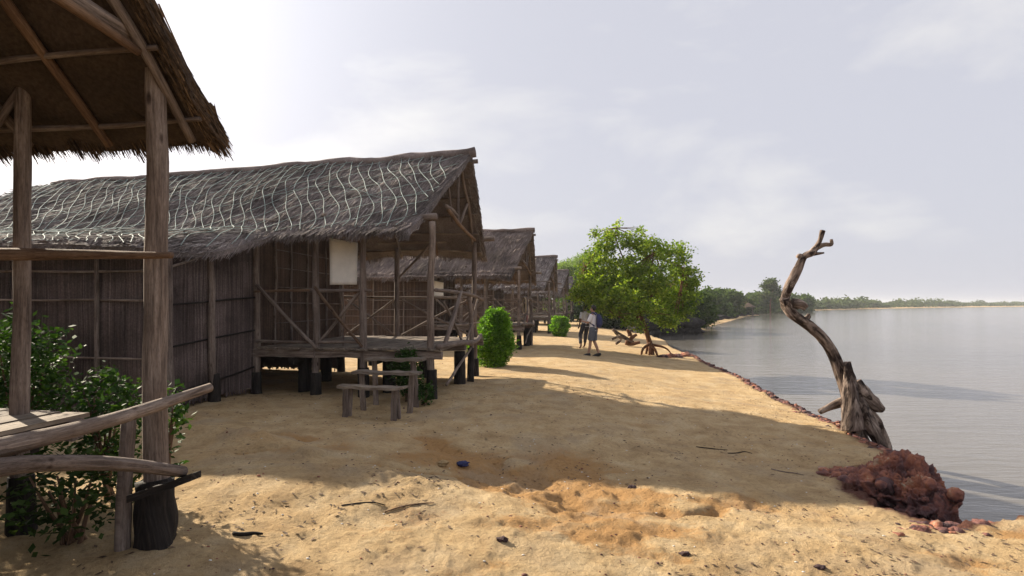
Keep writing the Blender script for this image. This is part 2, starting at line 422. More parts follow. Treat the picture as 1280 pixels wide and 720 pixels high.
def mat_water():
    m, nt, N, L, b = newmat('lagoon_water')
    tcn = N.new('ShaderNodeTexCoord'); P = tcn.outputs['Object']
    b.inputs['Base Color'].default_value = (0.125, 0.110, 0.092, 1)
    b.inputs['Roughness'].default_value = 0.08; b.inputs['IOR'].default_value = 1.33
    g = noise(N, L, P, 0.05, 4, 0.5)
    cr = ramp(N, [(0.35, (0.125, 0.117, 0.105)), (0.65, (0.165, 0.148, 0.127))]); L.new(g, cr.inputs[0]); L.new(cr.outputs[0], b.inputs['Base Color'])
    a = noise(N, L, mapping(N, L, P, (0.8, 3.2, 1)), 1.3, 5, 0.6, 0.5)
    a2 = noise(N, L, mapping(N, L, P, (0.25, 1.0, 1)), 0.35, 3, 0.6, 0.3)
    s = N.new('ShaderNodeMath'); s.operation = 'MULTIPLY_ADD'; s.inputs[1].default_value = 1.6; L.new(a2, s.inputs[0]); L.new(a, s.inputs[2])
    bump(N, L, b, s.outputs[0], 0.55, 0.05)
    return m
M['water'] = mat_water()

# ------------------------------------------------------------------ terrain
WATER_Z = -0.85
SHORE = np.array([(0, -1500), (10, -60), (8.5, -10), (8.0, 3.2), (7.2, 5.05), (5.6, 5.45), (4.6, 5.35), (3.95, 5.1), (3.62, 5.55), (3.68, 6.2),
    (3.95, 6.85), (4.7, 7.1), (5.1, 7.6), (5.27, 8.9), (5.43, 10.1), (6.1, 15), (6.9, 20.9), (7.9, 28), (9.3, 35), (9.4, 40), (10.5, 45),
    (14.6, 47), (16.2, 50), (17, 60), (27, 80), (38, 102), (47, 120), (55, 132), (50, 145), (63, 152), (100, 200), (130, 240), (180, 290),
    (240, 350), (330, 430), (560, 600), (1500, 900), (1500, 2500), (-1500, 2500), (-1500, -1500)], float)

def shore_dist(x, y):
    """signed distance to the bank: positive on land"""
    x = np.asarray(x, float); y = np.asarray(y, float)
    n = len(SHORE); best = np.full(x.shape, 1e18); inside = np.zeros(x.shape, bool)
    for i in range(n):
        ax, ay = SHORE[i]; bx, by = SHORE[(i+1) % n]
        dx, dy = bx-ax, by-ay; l2 = dx*dx+dy*dy
        t = np.clip(((x-ax)*dx+(y-ay)*dy)/l2, 0, 1)
        best = np.minimum(best, (x-ax-t*dx)**2+(y-ay-t*dy)**2)
        cond = ((ay > y) != (by > y))
        with np.errstate(divide='ignore', invalid='ignore'):
            xi = (bx-ax)*(y-ay)/(by-ay if by != ay else 1e-9)+ax
        inside ^= cond & (x < xi)
    return np.where(inside, 1, -1)*np.sqrt(best)

def bump2(x, y, cx, cy, ax, ay, rot, h):
    c, s = math.cos(rot), math.sin(rot); u = ((x-cx)*c+(y-cy)*s)/ax; v = (-(x-cx)*s+(y-cy)*c)/ay
    return h*np.exp(-(u*u+v*v))

def pl_dist(x, y, pts):
    best = np.full(np.shape(x), 1e9)
    for (ax, ay), (bx, by) in zip(pts[:-1], pts[1:]):
        dx, dy = bx-ax, by-ay; t = np.clip(((x-ax)*dx+(y-ay)*dy)/(dx*dx+dy*dy), 0, 1)
        best = np.minimum(best, (x-ax-t*dx)**2+(y-ay-t*dy)**2)
    return np.sqrt(best)
GULLY = [(-1.24, 7.33), (-.63, 6.9), (-.19, 6.64), (.21, 6.1), (.46, 5.42), (.70, 5.21), (1.13, 5.35), (1.52, 5.14), (1.9, 5.2)]
RILL = [(-2.9, 6.2), (-2.38, 6.05), (-1.58, 5.93), (-.66, 5.87), (0.0, 5.55), (.4, 5.4)]
def gully(x, y):
    wx = x+.10*fbm(x*3, y*3, oct=3, seed=53); wy = y+.10*fbm(x*3, y*3, oct=3, seed=54)
    g1 = np.exp(-(pl_dist(wx, wy, GULLY)/.13)**2); g2 = np.exp(-(pl_dist(wx, wy, RILL)/.06)**2)
    floor = np.exp(-(pl_dist(wx, wy-.25*0, [(-.4, 6.3), (.25, 5.7), (.6, 5.3)])/.36)**2)
    return g1, g2, floor

def stain(x, y):
    g1, g2, fl = gully(x, y)
    s = .55*g1 + .35*g2 + .5*fl + bump2(x, y, 0.0, 5.75, 1.3, 0.5, -0.25, 0.2) + bump2(x, y, 0.75, 6.6, 0.55, 0.9, 0.5, 0.5) + bump2(x, y, 1.1, 4.5, 0.9, 0.35, 0.0, 0.28) \
      + bump2(x, y, -0.35, 4.6, 1.6, 0.35, 0.1, 0.25) + bump2(x, y, 1.5, 5.6, 0.8, 0.25, -0.2, 0.35) + bump2(x, y, 1.2, 3.5, 0.8, 0.3, 0, 0.3)
    s = s + 0.5*np.clip(fbm(x*0.9, y*1.6, oct=4, seed=51)-.22, 0, 1)*np.exp(-np.maximum(np.hypot(x, y)-6, 0)/5)
    return np.clip(s*(1+.5*fbm(x*2.5, y*3.5, oct=3, seed=52)), 0, 1)

def height(x, y, detail=True):
    x = np.asarray(x, float); y = np.asarray(y, float)
    d0 = shore_dist(x, y)
    near = np.exp(-np.maximum(np.hypot(x, y)-10, 0)/40)
    d = d0 + 0.09*fbm(x*1.7, y*1.7, oct=4, seed=21)*near + 0.05*fbm(x*7, y*7, oct=2, seed=22)*near
    base = -0.30*(1-sstep(0.0, 5.5, d0)) + 0.10*sstep(-1, 6, -x)*sstep(30, 5, y)
    base = base - 0.12*sstep(16, 30, y)*sstep(0, 6, x)
    far = sstep(60, 200, np.hypot(x, y)); base = base*(1-far) + far*(-0.55 + 0.5*sstep(0, 30, d0))
    z = base.copy()
    if detail:
        z += 0.05*fbm(x*0.45, y*0.45, oct=3, seed=1)*near
        # low ridge of loose sand, hummocks, and the eroded gully
        z += bump2(x, y, -3.0, 6.55, 1.35, 0.20, -0.52, 0.10)*(1+0.5*fbm(x*6, y*6, oct=3, seed=4))
        z += bump2(x, y, -1.2, 5.35, 0.75, 0.14, -0.15, 0.060)*(1+0.6*fbm(x*7, y*7, oct=3, seed=5))
        z += bump2(x, y, -1.6, 5.05, 2.2, 0.6, -0.1, 0.05)
        z += bump2(x, y, 0.4, 4.4, 1.2, 0.5, 0.1, 0.04)
        st = stain(x, y)
        z -= 0.025*st
        g1, g2, fl = gully(x, y); z -= (.045*g1 + .030*g2 + .045*fl)*(1+.5*fbm(x*4, y*4, oct=2, seed=55))
        rg = 1-np.abs(fbm(x*2.3, y*3.4, oct=3, seed=6))*1.6
        z -= 0.035*np.clip(rg, 0, 1)*np.clip(st*1.6, 0, 1)
        r = np.hypot(x, y)
        k = np.exp(-np.maximum(r-9, 0)/9)
        z += (0.012*fbm(x*2.2, y*2.2, oct=3, seed=11) + 0.010*fbm(x*6.5, y*6.5, oct=3, seed=12)*(1+1.2*st))*k*near
        clod = np.clip(fbm(x*5, y*5, oct=3, seed=13)-0.35, 0, 1)*np.clip(fbm(x*0.8, y*0.8, oct=2, seed=14)+0.25+st, 0, 1)
        z += 0.020*clod*k + 0.012*np.clip(fbm(x*11, y*15, oct=3, seed=17)-.25, 0, 1)*k
        z += 0.10*fbm(x*0.05, y*0.05, oct=2, seed=15)*far
        rockw = np.exp(-np.clip(d0, 0, 9)**2/0.02)
        z += 0.03*fbm(x*8, y*8, oct=2, seed=16)*rockw*near
    fall = np.where(d < 0, np.clip(-d*6.0, 0, 1.6), 0)
    fallfar = np.clip(-d0*0.15, 0, 2.5)
    z = z - np.where(np.hypot(x, y) > 60, np.where(d0 < 0, fallfar, 0), fall)
    return z
def H(x, y): return float(height(np.array([x]), np.array([y]))[0])

rr = [0.35]
while rr[-1] < 30: rr.append(rr[-1]*1.0082)
while rr[-1] < 1600: rr.append(rr[-1]*1.022)
rr = np.array(rr)
az = np.concatenate([np.arange(-60, 60, 0.17), np.arange(60, 300, 3.0)])*math.pi/180
RR, AZ = np.meshgrid(rr, az, indexing='ij')
GX, GY = RR*np.sin(AZ), RR*np.cos(AZ)
GZ = height(GX, GY)
nr_, na_ = RR.shape
i, j = np.meshgrid(np.arange(nr_-1), np.arange(na_), indexing='ij'); j2 = (j+1) % na_
F = np.stack([i*na_+j, (i+1)*na_+j, (i+1)*na_+j2, i*na_+j2], -1).reshape(-1, 4)
g = MB(); g.add(np.stack([GX, GY, GZ], -1).reshape(-1, 3), F, np.stack([np.exp(-np.clip(shore_dist(GX, GY)+.03*fbm(GX*4, GY*4, oct=3, seed=23), 0, 9)/.11)*np.exp(-np.maximum(np.hypot(GX, GY)-25, 0)/15), GX*0], -1).reshape(-1, 2), stain(GX, GY).ravel())
g.l.append(np.arange(na_)[::-1].copy()); g.t.append(np.array([na_], np.int32))
ground = struct(g.build('ground', M['ground']), 'sandy ochre ground sloping from the huts to the lagoon')

wm = MB()
wm.add([(-200, -400, WATER_Z), (2600, -400, WATER_Z), (2600, 2600, WATER_Z), (-200, 2600, WATER_Z)], np.array([[0, 1, 2, 3]]))
struct(wm.build('water', M['water'], smooth=False), 'calm grey lagoon water')

# ------------------------------------------------------------------ huts
EX = np.array([0.9886, -0.1504, 0]); EY = np.array([0.1504, 0.9886, 0]); HRZ = math.atan2(-0.1504, 0.9886)
def L2W(o, p): return np.array(o) + EX*p[0] + EY*p[1] + np.array([0, 0, p[2]])

def wall(mb, p0, p1, z0, z1a, z1b, nrm, col_w=0.016, depth=0.006, rag=0.03):
    """a reed mat: many upright stalks side by side over a thin backing"""
    p0 = np.array([*p0, 0.0]); p1 = np.array([*p1, 0.0]); ln = np.linalg.norm(p1-p0); t = (p1-p0)/ln; nrm = np.array([*nrm, 0.0])
    n = int(ln/col_w); s = (np.arange(n)+0.5)/n
    rows = 7
    off = rng.normal(0, depth*0.5, n); wid = col_w*rng.uniform(0.8, 1.5, n)
    lean = rng.normal(0, 0.012, n); rn = np.clip(rng.normal(0.42, 0.2, n) + 0.25*fbm(s*ln*1.1, s*0, oct=3, seed=31), 0.02, 0.98)
    P = p0 + t*(s*ln)[:, None]
    zt = z1a+(z1b-z1a)*s + rng.normal(0, rag, n); zb = z0 + rng.normal(0, rag, n)
    for r in range(rows-1):
        f0, f1 = r/(rows-1), (r+1)/(rows-1)
        for_ = []
        a = P + nrm*(off + 0.012*np.sin(f0*9+s*31))[:, None] + t*(lean*(f0-.5))[:, None]; a[:, 2] = zb+(zt-zb)*f0
        b = P + nrm*(off + 0.012*np.sin(f1*9+s*31))[:, None] + t*(lean*(f1-.5))[:, None]; b[:, 2] = zb+(zt-zb)*f1
        w = t*(wid*0.5)[:, None]; mid = nrm*(col_w*0.35)
        V = np.stack([a-w, a+mid, a+w, b-w, b+mid, b+w], 1).reshape(-1, 3)
        k = np.arange(n)[:, None]*6
        Fq = np.concatenate([k+np.array([0, 1, 4, 3]), k+np.array([1, 2, 5, 4])])
        mb.add(V, Fq, None, np.repeat(np.clip(rn + 0.12*math.sin(r*2.1), 0, 1), 6))
    c0 = p0 - nrm*0.02; c1 = p1 - nrm*0.02
    mb.add([(*c0[:2], z0+.03), (*c1[:2], z0+.03), (*c1[:2], z1b-.02), (*c0[:2], z1a-.02)], np.array([[0, 1, 2, 3]]), None, 0.2)

class Roof:
    def __init__(s, zr=4.77, ze=2.95, annex=True, L_=12.4, hip=True, sag=0.32, seed=0, tipx=0.33, nearx=-0.25, farx=0.2, ye=2.15):
        s.__dict__.update(locals())
    def ends(s, q):
        return np.where(q < 0, s.tipx + (s.nearx-s.tipx)*np.clip(-q*(2.0 if s.annex else 1.0), 0, 1), s.tipx+(s.farx-s.tipx)*np.clip(q, 0, 1))
    def at(s, u, q):
        """u: 0 at the gable .. 1 at the back, q: -1 near eave .. 0 ridge .. 1 far eave"""
        u = np.asarray(u, float); q = np.asarray(q, float)
        x = s.ends(q) - u*s.L_
        a = sstep(-2.7, -3.55, x) if s.annex else np.zeros_like(x)
        if s.annex:
            nq_ = np.abs(q); yn = np.where(nq_ < .5, nq_*2*s.ye, s.ye + (2.2*a+.03)*(nq_-.5)*2)
            y = np.where(q < 0, -yn, q*s.ye)
        else: y = q*s.ye
        zr = s.zr - s.sag*np.clip(-x/9.9, 0, 1.3)
        ay = np.abs(y); brk = 1.9; zb = s.ze + 0.16
        zm = zr - (zr-zb)*(np.minimum(ay, brk)/brk)**1.06
        slope2 = np.where((q < 0), 0.23 + 0.42*(1-a), 0.7)
        z = zm - np.maximum(ay-brk, 0)*slope2
        if s.hip: z = np.minimum(z, (s.zr-s.sag) - 0.85*(-9.9-x) + 0*x)
        z = np.maximum(z, s.ze-0.35 - 0.25*a)
        z = z + 0.045*fbm(x*0.6+s.seed, y*0.9, oct=3, seed=41)*np.minimum(1, ay/0.4+.4) + 0.02*fbm(x*2.5+s.seed, y*2.5, oct=2, seed=42)
        return np.stack([x, y, z], -1)

def build_roof(root, rf, mat, nblades, blade_w, blade_l, nu=110, nq=48, fringe=900, under_mat=None, fr_len=0.22, thick=0.13, cap=True, lay=0.06):
    mb = MB()
    u = np.linspace(0, 1, nu); q = np.concatenate([np.linspace(-1, 0, nq//2, endpoint=False), np.linspace(0, 1, nq//2)])
    U, Q = np.meshgrid(u, q, indexing='ij'); P = rf.at(U, Q)
    nq_ = len(q)
    i, j = np.meshgrid(np.arange(nu-1), np.arange(nq_-1), indexing='ij')
    Fq = np.stack([i*nq_+j, i*nq_+j+1, (i+1)*nq_+j+1, (i+1)*nq_+j], -1).reshape(-1, 4)
    mb.add(P.reshape(-1, 3), Fq, None, 0.25)
    B = P.copy(); B[..., 2] -= thick*(1-0.35*np.abs(Q)); B[..., 2] += 0.03*fbm(P[..., 0]*5, P[..., 1]*5, oct=2, seed=44)
    mb.add(B.reshape(-1, 3), Fq[:, ::-1].copy(), None, 0.3)
    n0 = nu*nq_
    rim = [i*nq_ for i in range(nu)] + [(nu-1)*nq_+j for j in range(1, nq_)] + [i*nq_+nq_-1 for i in range(nu-2, -1, -1)] + [j for j in range(nq_-2, 0, -1)]
    rim = np.array(rim); r2 = np.roll(rim, -1)
    mb.l.append(np.stack([rim, r2, r2+n0, rim+n0], 1).ravel()); mb.t.append(np.full(len(rim), 4, np.int32))
    # straw over the outside
    def straw(n, us, qs, lm, wm, lift, out=0.0, side=1):
        if rf.annex:
            xx = rf.ends(qs)-us*rf.L_; ok = (qs > -.5) | (xx < -3.1); us, qs = us[ok], qs[ok]; n = len(us)
        p = rf.at(us, qs); e = 0.01
        dq = np.where(qs < 0, -e, e)
        g_ = rf.at(us, qs+dq)-p; g_ /= np.linalg.norm(g_, axis=1)[:, None]+1e-9
        gu = rf.at(us+e, qs)-p; gu /= np.linalg.norm(gu, axis=1)[:, None]+1e-9
        nn = np.cross(gu, g_); nn *= np.sign(nn[:, 2:3]+1e-9)
        ln = lm*rng.uniform(0.5, 1.4, n); ang = rng.normal(0, 0.22, n); ang = np.where(us < .05, np.abs(ang)*.5, ang); ln = np.where(np.abs(qs) > .88, ln*.35, ln)
        d = g_*np.cos(ang)[:, None] + gu*np.sin(ang)[:, None]
        b = p + nn*rng.uniform(0.0, 0.03, n)[:, None]*side - (nn*thick if side < 0 else 0)
        t = b + d*ln[:, None] + nn*(rng.uniform(0.0, 1.0, n)*lift)[:, None]*side
        rn = np.clip(rng.normal(0.5, 0.22, n)+0.3*fbm(p[:, 0]*0.8, p[:, 1]*0.8, oct=3, seed=45+rf.seed), 0, 1)
        blades(mb, b, t, wm*rng.uniform(0.5, 1.5, n), rn, nn + 0.35*unit(n))
    n = nblades
    us, qs = rng.random(n), rng.uniform(-1, 1, n) if not rf.annex else np.where(rng.random(n) < 0.74, -rng.random(n), rng.random(n))
    # straw sits in rough courses
    cq = np.round(qs*(16 if rf.annex else 9))/(16 if rf.annex else 9)*0.5+qs*0.5
    straw(n, us, np.clip(cq, -1, 1), blade_l, blade_w, lay)
    # hanging ends along both eaves and sweeping down the rakes
    m = fringe
    for sgn in (-1, 1):
        us = rng.random(m); qs = np.full(m, float(sgn))*rng.uniform(0.97, 1.0, m)
        p = rf.at(us, qs); g_ = p - rf.at(us, qs*(0.95 if not rf.annex else 0.9)+0*qs); g_ /= np.linalg.norm(g_, axis=1)[:, None]
        g_ = g_ + np.array([0, 0, -0.45]) + 0.08*rng.normal(size=(m, 3))
        b = p + np.array([0, 0, 1])*(-thick*0.75*rng.random(m))[:, None] - g_*0.12
        ll = fr_len*rng.uniform(0.4, 1.0, m)*(1+0.5*fbm(us*40, us*0, oct=2, seed=46))
        blades(mb, b, b+g_*(0.12+ll)[:, None], blade_w*rng.uniform(0.5, 1.4, m), np.clip(rng.normal(0.4, 0.2, m), 0, 1), unit(m))
    m2 = fringe
    qs = rng.uniform(.05, 1, m2)*rng.choice([-1, 1], m2); us = rng.uniform(0, 0.012, m2)
    p = rf.at(us, qs); g_ = rf.at(us, qs+0.02*np.sign(qs))-p; g_ /= np.linalg.norm(g_, axis=1)[:, None]
    g_ = g_ + np.array([0.10, 0, -0.08]) + 0.07*rng.normal(size=(m2, 3))
    b = p + np.array([0, 0, 1])*(-thick*0.95*rng.random(m2))[:, None]
    blades(mb, b, b+g_*(fr_len*1.6*rng.uniform(0.5, 1.2, m2))[:, None], blade_w*rng.uniform(0.5, 1.3, m2), np.clip(rng.normal(0.55, 0.25, m2), 0, 1), unit(m2))
    ro = mb.build('roof', mat, root, smooth=False)
    if cap:
        cb = MB()
        us = np.linspace(-0.006, 0.80, 26); pts = rf.at(us, us*0)+np.array([0, 0, 0.015])
        tube(cb, pts, [0.10, 0.085, 0.075, 0.06], 10, 60, 0, 0.25, 0.45)
        k = 900 if nblades > 6000 else 260
        us = rng.uniform(-0.004, 0.8, k); p = rf.at(us, us*0)+np.array([0, 0, 0.05])
        d = np.stack([rng.normal(0, 0.5, k), rng.choice([-1, 1], k)*rng.uniform(0.3, 1, k), -rng.uniform(0.1, 0.9, k)], 1)*0.18
        blades(cb, p, p+d, blade_w*rng.uniform(0.5, 1.2, k), rng.random(k), unit(k))
        cb.build('ridge_cap', mat, ro)
    return ro

def pole_obj(name, root, pts, rad, mat='wood', sides=9, wob=0.03, lump=0.10):
    mb = MB(); tube(mb, pts, rad, sides, None, wob, lump); return mb.build(name, M[mat], root)

def make_hut(o, name='stilt_hut', seed=0, annex=True, roof_kw={}, roof_mat='thatch_grey', nb=15000, bw=0.03, bl=0.42, fringe=1500,
             post_top=3.20, post_r=0.062, post_wood='wood', near_rail=True, steps_gap=True, detail=2, room_back=-11.3, fr_len=0.2, thick=0.13, yoff=0.0, special=None, front_rail=True, lay=.06):
    random.seed(100+seed)
    root = empty(name, (o[0], o[1], 0), HRZ)
    def gz(x, y):
        w_ = L2W(o, (x, y, 0)); return H(w_[0], w_[1])
    rf = Roof(annex=annex, seed=seed*17, **roof_kw)
    ro = build_roof(root, rf, M[roof_mat], nb, bw, bl, fringe=fringe, fr_len=fr_len, thick=thick, lay=lay)
    HW = 1.745
    DZ = 0.92
    # --- posts
    def post(x, y, top, r=post_r, base=True, zb=None, lean=(0, 0), mat=post_wood, wob=0.03, foot_h=0.55):
        g0 = gz(x, y) - 0.1
        z0 = g0 if zb is None else zb
        p = pole_obj('post', root, [(x, y, z0), (x+lean[0]*.5+random.uniform(-.015, .015), y+lean[1]*.5, (z0+top)/2), (x+lean[0], y+lean[1], top)], [r*1.15, r, r*0.88], mat, 12 if detail > 1 else 7, wob)
        if base:
            mb = MB(); tube(mb, [(x+.01, y-.005, g0-.1), (x, y, g0+foot_h)], [r*1.75, r*1.5], 10, 6, 0, 0.12)
            f = mb.build('footing', M['wood_dark'], p)
        return p
    posts = [(0, -HW), (-1.25, -HW-.02), (-2.17, -HW), (0, HW), (-1.9, HW), (-3.35, HW), (-3.35, -HW)]
    if special: posts = [(0, -HW), (-1.25, -HW-.02), (0, HW), (-1.08, HW), (-3.35, HW), (-3.35, -HW)]
    for (x, y) in posts:
        if special and (x, y) in special:
            s_ = special[(x, y)]; post(x, y, post_top + s_.get('dz', 0), s_['r'], True, wob=0.012, foot_h=0.5)
            continue
        corner = x == -3.35
        post(x, y, post_top-0.05 - (0.12 if x not in (0,) else 0), base=not corner or True, wob=0.014, foot_h=0.62 if x > -1.5 and y < 0 else 0.5)
    # --- beams
    for y in (-HW, HW):
        pole_obj('beam', root, [(-3.6, y, post_top+.03), (-1.5, y+.02, post_top), (0.12 if y < 0 else (.17 if special else .5), y, post_top+.03)], [.05, .055, .055], 'wood', 9)
    if special: pole_obj('beam', root, [(0.02, -HW-.2, post_top+.10), (0.06, 0, post_top+.10), (0.02, HW+.14, post_top+.10)], [.045, .05, .05], 'wood', 10)
    pole_obj('beam', root, [(-2.0, -HW-.05, post_top+.10), (-2.0, HW+.1, post_top+.08)], [.04, .04], 'wood', 8)
    pole_obj('ridge_pole', root, [tuple(rf.at(-0.01, 0.0)-np.array([0, 0, .17])), tuple(rf.at(0.32, 0.0)-np.array([0, 0, .2]))], [.045, .04], 'wood', 9)
    if detail > 0:
        rk = rf.at(0.0, 0.0)
        pole_obj('king_post', root, [(0.05, -.02, post_top+.1), (0.07, 0, rf.zr-.18)], [.034, .028], 'wood', 8)
        pole_obj('gable_strut', root, [(0.06, 0.02, post_top+.12), (0.05, 0.85, post_top+.72)], [.03, .028], 'wood', 8)
        pole_obj('gable_strut', root, [(0.0, -.30, post_top+.15), (0.0, -0.62, post_top+.95)], [.024, .02], 'wood', 8)
        pole_obj('gable_tie', root, [(0.03, -.95, post_top+.36), (0.03, -.05, post_top+.32)], [.04, .035], 'wood', 8)
        pole_obj('gable_brace', root, [(0.06, -.85, post_top+.30), (0.10, -.0, post_top+.10), (0.08, 1.5, post_top-.02)], [.035, .035, .03], 'wood_warm', 8)
    # --- rafters and purlins under the thatch
    nraf = 5 if detail > 0 else 2
    for k in range(nraf):
        for sg in (-1, 1):
            uu = (0.02 + 0.075*k)
            pts = [rf.at(uu, sg*t*(.5 if annex and sg < 0 else 1))-np.array([0, 0, thick+.05]) for t in (0.02, 0.5, 0.93)]
            pole_obj('rafter', root, pts, [.03, .035, .03], 'wood' if (k+sg) % 2 else 'wood_warm', 8)
    for k in range(5 if detail > 0 else 0):
        for sg in (-1, 1):
            q_ = sg*(0.16+0.18*k)
            pts = [rf.at(uu, q_*(.5 if annex and sg < 0 else 1))-np.array([0, 0, thick+.02]) for uu in (0.005, 0.1, 0.2, 0.3)]
            pole_obj('purlin', root, pts, [.018, .022, .02], 'wood', 6, 0.02)
    # --- floor
    mb = MB(); n = 16 if not special else 12
    for k in range(n):
        x = -3.3 + (k+.5)*3.5/16
        slab(mb, (x, random.uniform(-.03, .03), DZ-.018+random.uniform(-.006, .006)), (0, HW+.12+random.uniform(-.03, .03), 0), (3.5/32-.008, 0, 0), (0, 0, .016), .003, None, 4)
    mb.build('floor_boards', M['plank'], root, smooth=False)
    for y in (-HW-.02, 0, HW+.02):
        mb = MB(); slab(mb, (-1.65 if not special else -2.05, y, DZ-.115), (1.85 if not special else 1.4, 0, 0), (0, .045, 0), (0, 0, .07), .008, None, 8); mb.build('floor_beam', M['wood'], root, smooth=False)
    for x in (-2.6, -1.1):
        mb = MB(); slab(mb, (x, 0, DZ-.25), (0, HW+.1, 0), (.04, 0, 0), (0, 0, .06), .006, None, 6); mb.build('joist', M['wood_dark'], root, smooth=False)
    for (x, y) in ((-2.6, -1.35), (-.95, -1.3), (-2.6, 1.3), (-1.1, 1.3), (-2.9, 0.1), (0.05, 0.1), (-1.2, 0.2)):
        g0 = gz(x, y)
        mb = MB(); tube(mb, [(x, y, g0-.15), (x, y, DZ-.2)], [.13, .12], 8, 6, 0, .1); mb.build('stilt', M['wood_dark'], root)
    # --- edge logs at the front
    if not special: pole_obj('edge_log', root, [(.16, -HW-.2, DZ+.05), (.22, -.6, DZ+.02), (.26, .5, DZ-.05), (.14, HW+.15, DZ+.02)], [.05, .06, .05, .045], 'wood', 10)
    # --- rails and braces
    RZ = 1.95
    a = HW+.04
    rail = lambda p, r=.03, mt='wood': pole_obj('rail', root, p, [r, r*1.05, r*.9], mt, 8)
    brace = lambda p, r=.028, mt='wood': pole_obj('brace', root, p, [r, r*1.05, r*.9], mt, 8)
    if near_rail:
        rail([(-2.25, -a, RZ), (-1.1, -a, RZ-.01)]); rail([(-3.35, -a, RZ-.02), (-2.1, -a, RZ)], .022, 'wood_warm')
        rail([(-3.35, -a, DZ+.10), (-2.17, -a, DZ+.09), (-1.2, -a, DZ+.1)], .028)
        brace([(-3.28, -a-.06, RZ+.10), (-2.1, -a-.06, DZ-.02)], .034)
        brace([(-2.15, -a-.03, RZ+.06), (-1.25, -a-.03, DZ+.02)], .028, 'wood_warm'); brace([(-1.28, -a+.03, RZ+.02), (-2.15, -a+.03, DZ+.06)], .03)
        brace([(-1.80, -a+.3, 2.1), (-1.77, -a+.3, DZ)], .016); brace([(-1.47, -a+.3, 2.1), (-1.37, -a+.3, DZ)], .018)
    # front (water side)
    if front_rail:
      rail([(.10, -HW-.05, 1.95), (.16, 0, 1.93), (.12, HW+.35, 1.80)], .034)
      rail([(.10, -HW, 1.30), (.14, HW, 1.26)], .02)
      p = pole_obj('post', root, [(.16, .62, gz(.16, .62)-.1), (.20, .66, 1.2), (.12, .60, 2.0)], [.06, .05, .045], 'wood', 9, .03)
      mb = MB(); tube(mb, [(.16, .62, gz(.16, .62)-.1), (.17, .63, .75)], [.085, .07], 8, 6, 0, .12); mb.build('footing', M['wood_dark'], p)
      brace([(.14, -1.55, DZ), (.2, -1.1, 1.45), (.14, -.25, 1.95)], .04); brace([(.18, -.2, DZ+.03), (.15, -1.5, 1.75)], .024)
      brace([(.14, .75, DZ), (.14, 1.1, 1.95)], .028); brace([(.2, .1, DZ), (.14, 1.55, 1.85)], .022); brace([(.12, 1.65, DZ), (.16, .8, 1.7)], .022)
      brace([(.2, -1.5, .25), (.2, .5, .75)], .026)
    # far side
    if front_rail:
     rail([(-3.3, a, 1.88), (-1.8, a, 1.86), (.1, a, 1.84)], .026)
    if front_rail: brace([(-3.2, a, 1.8), (-1.95, a, DZ)], .026); brace([(-1.95, a, 1.85), (-3.2, a, DZ+.05)], .026)
    if front_rail: brace([(-1.8, a, DZ+.03), (-.1, a, 1.82)], .026); brace([(-.1, a, DZ+.03), (-1.8, a, 1.8)], .024)
    brace([(-1.9, HW, 2.3), (-1.0, HW, post_top)], .028); brace([(-3.3, HW-.1, 2.2), (-2.6, HW-.1, post_top)], .024)
    # --- walls of the room
    fx = -3.38
    wm_ = M['reed_warm']
    mb = MB(); wall(mb, (fx, -HW), (fx, HW), DZ-.1, post_top+.05, post_top+.05, (1, 0), 0.03); mb.build('front_wall', wm_, root, smooth=False)
    # door opening frame drawn by poles, and battens
    for yy in (-1.15, -.55, .1, .95): pole_obj('wall_stud', root, [(fx+.05, yy, DZ), (fx+.05, yy+random.uniform(-.04, .04), post_top+.05)], [.025, .022], 'wood', 7, .02)
    for zz in (1.35, 1.7, 2.05, 2.4, 2.75): pole_obj('wall_batten', root, [(fx+.045, -1.15, zz+random.uniform(-.03, .03)), (fx+.045, HW, zz)], [.010, .012], 'wood', 6, .01)
    zt = lambda y: float(rf.at(0.5, y)[2])
    mb = MB(); wall(mb, (room_back, HW), (fx, HW), .1, rf.ze+.1, rf.ze+.15, (0, 1), 0.035); mb.build('side_wall', M['reed'], root, smooth=False)
    mb = MB(); wall(mb, (room_back, -HW), (room_back, HW), .1, rf.ze-.1, rf.ze-.1, (-1, 0), 0.05); mb.build('back_wall', M['reed'], root, smooth=False)
    if annex:
        ay = -4.0
        mb = MB(); wall(mb, (fx, ay), (fx, -HW), gz(fx, ay)+.02, 2.36, 3.0, (1, 0), 0.016); mb.build('annex_end_wall', M['reed'], root, smooth=False)
        mb = MB(); wall(mb, (room_back, ay), (fx, ay), gz(-6, ay)+.0, 2.36, 2.40, (0, -1), 0.016); mb.build('annex_side_wall', M['reed'], root, smooth=False)
        x1 = fx+.05
        for yy, tp in ((-2.97, 2.72), (-3.95, 2.45)):
            post(x1+.03, yy, tp, .055, lean=(-.0, -.06), foot_h=.55)
        pole_obj('wall_batten', root, [(x1, ay-.1, 2.18), (x1, -HW-.02, 2.92)], [.02, .02], 'wood', 7)
        for za, zb_ in ((.35, .55), (1.05, 1.22), (1.68, 1.82)):
            pole_obj('wall_batten', root, [(x1-.02, ay, za), (x1-.02, -HW, zb_)], [.015, .016], 'wood_dark', 6)
        y1 = ay-.05
        for xx in (-4.35, -5.65, -7.0, -8.4, -9.8): pole_obj('wall_stud', root, [(xx, y1-.02, gz(xx, y1)-.05), (xx+random.uniform(-.05, .05), y1-.02, 2.36)], [.035, .03], 'wood', 8)
        for zz, rr_ in ((2.17, .018), (1.74, .016), (.9, .014)): pole_obj('wall_batten', root, [(room_back, y1, zz-.02), (-7, y1, zz+.03), (fx, y1, zz)], [rr_, rr_], 'wood', 7)
    else:
        mb = MB(); wall(mb, (room_back, -HW), (fx, -HW), .5, rf.ze+.1, rf.ze+.15, (0, -1), 0.035); mb.build('side_wall', wm_, root, smooth=False)
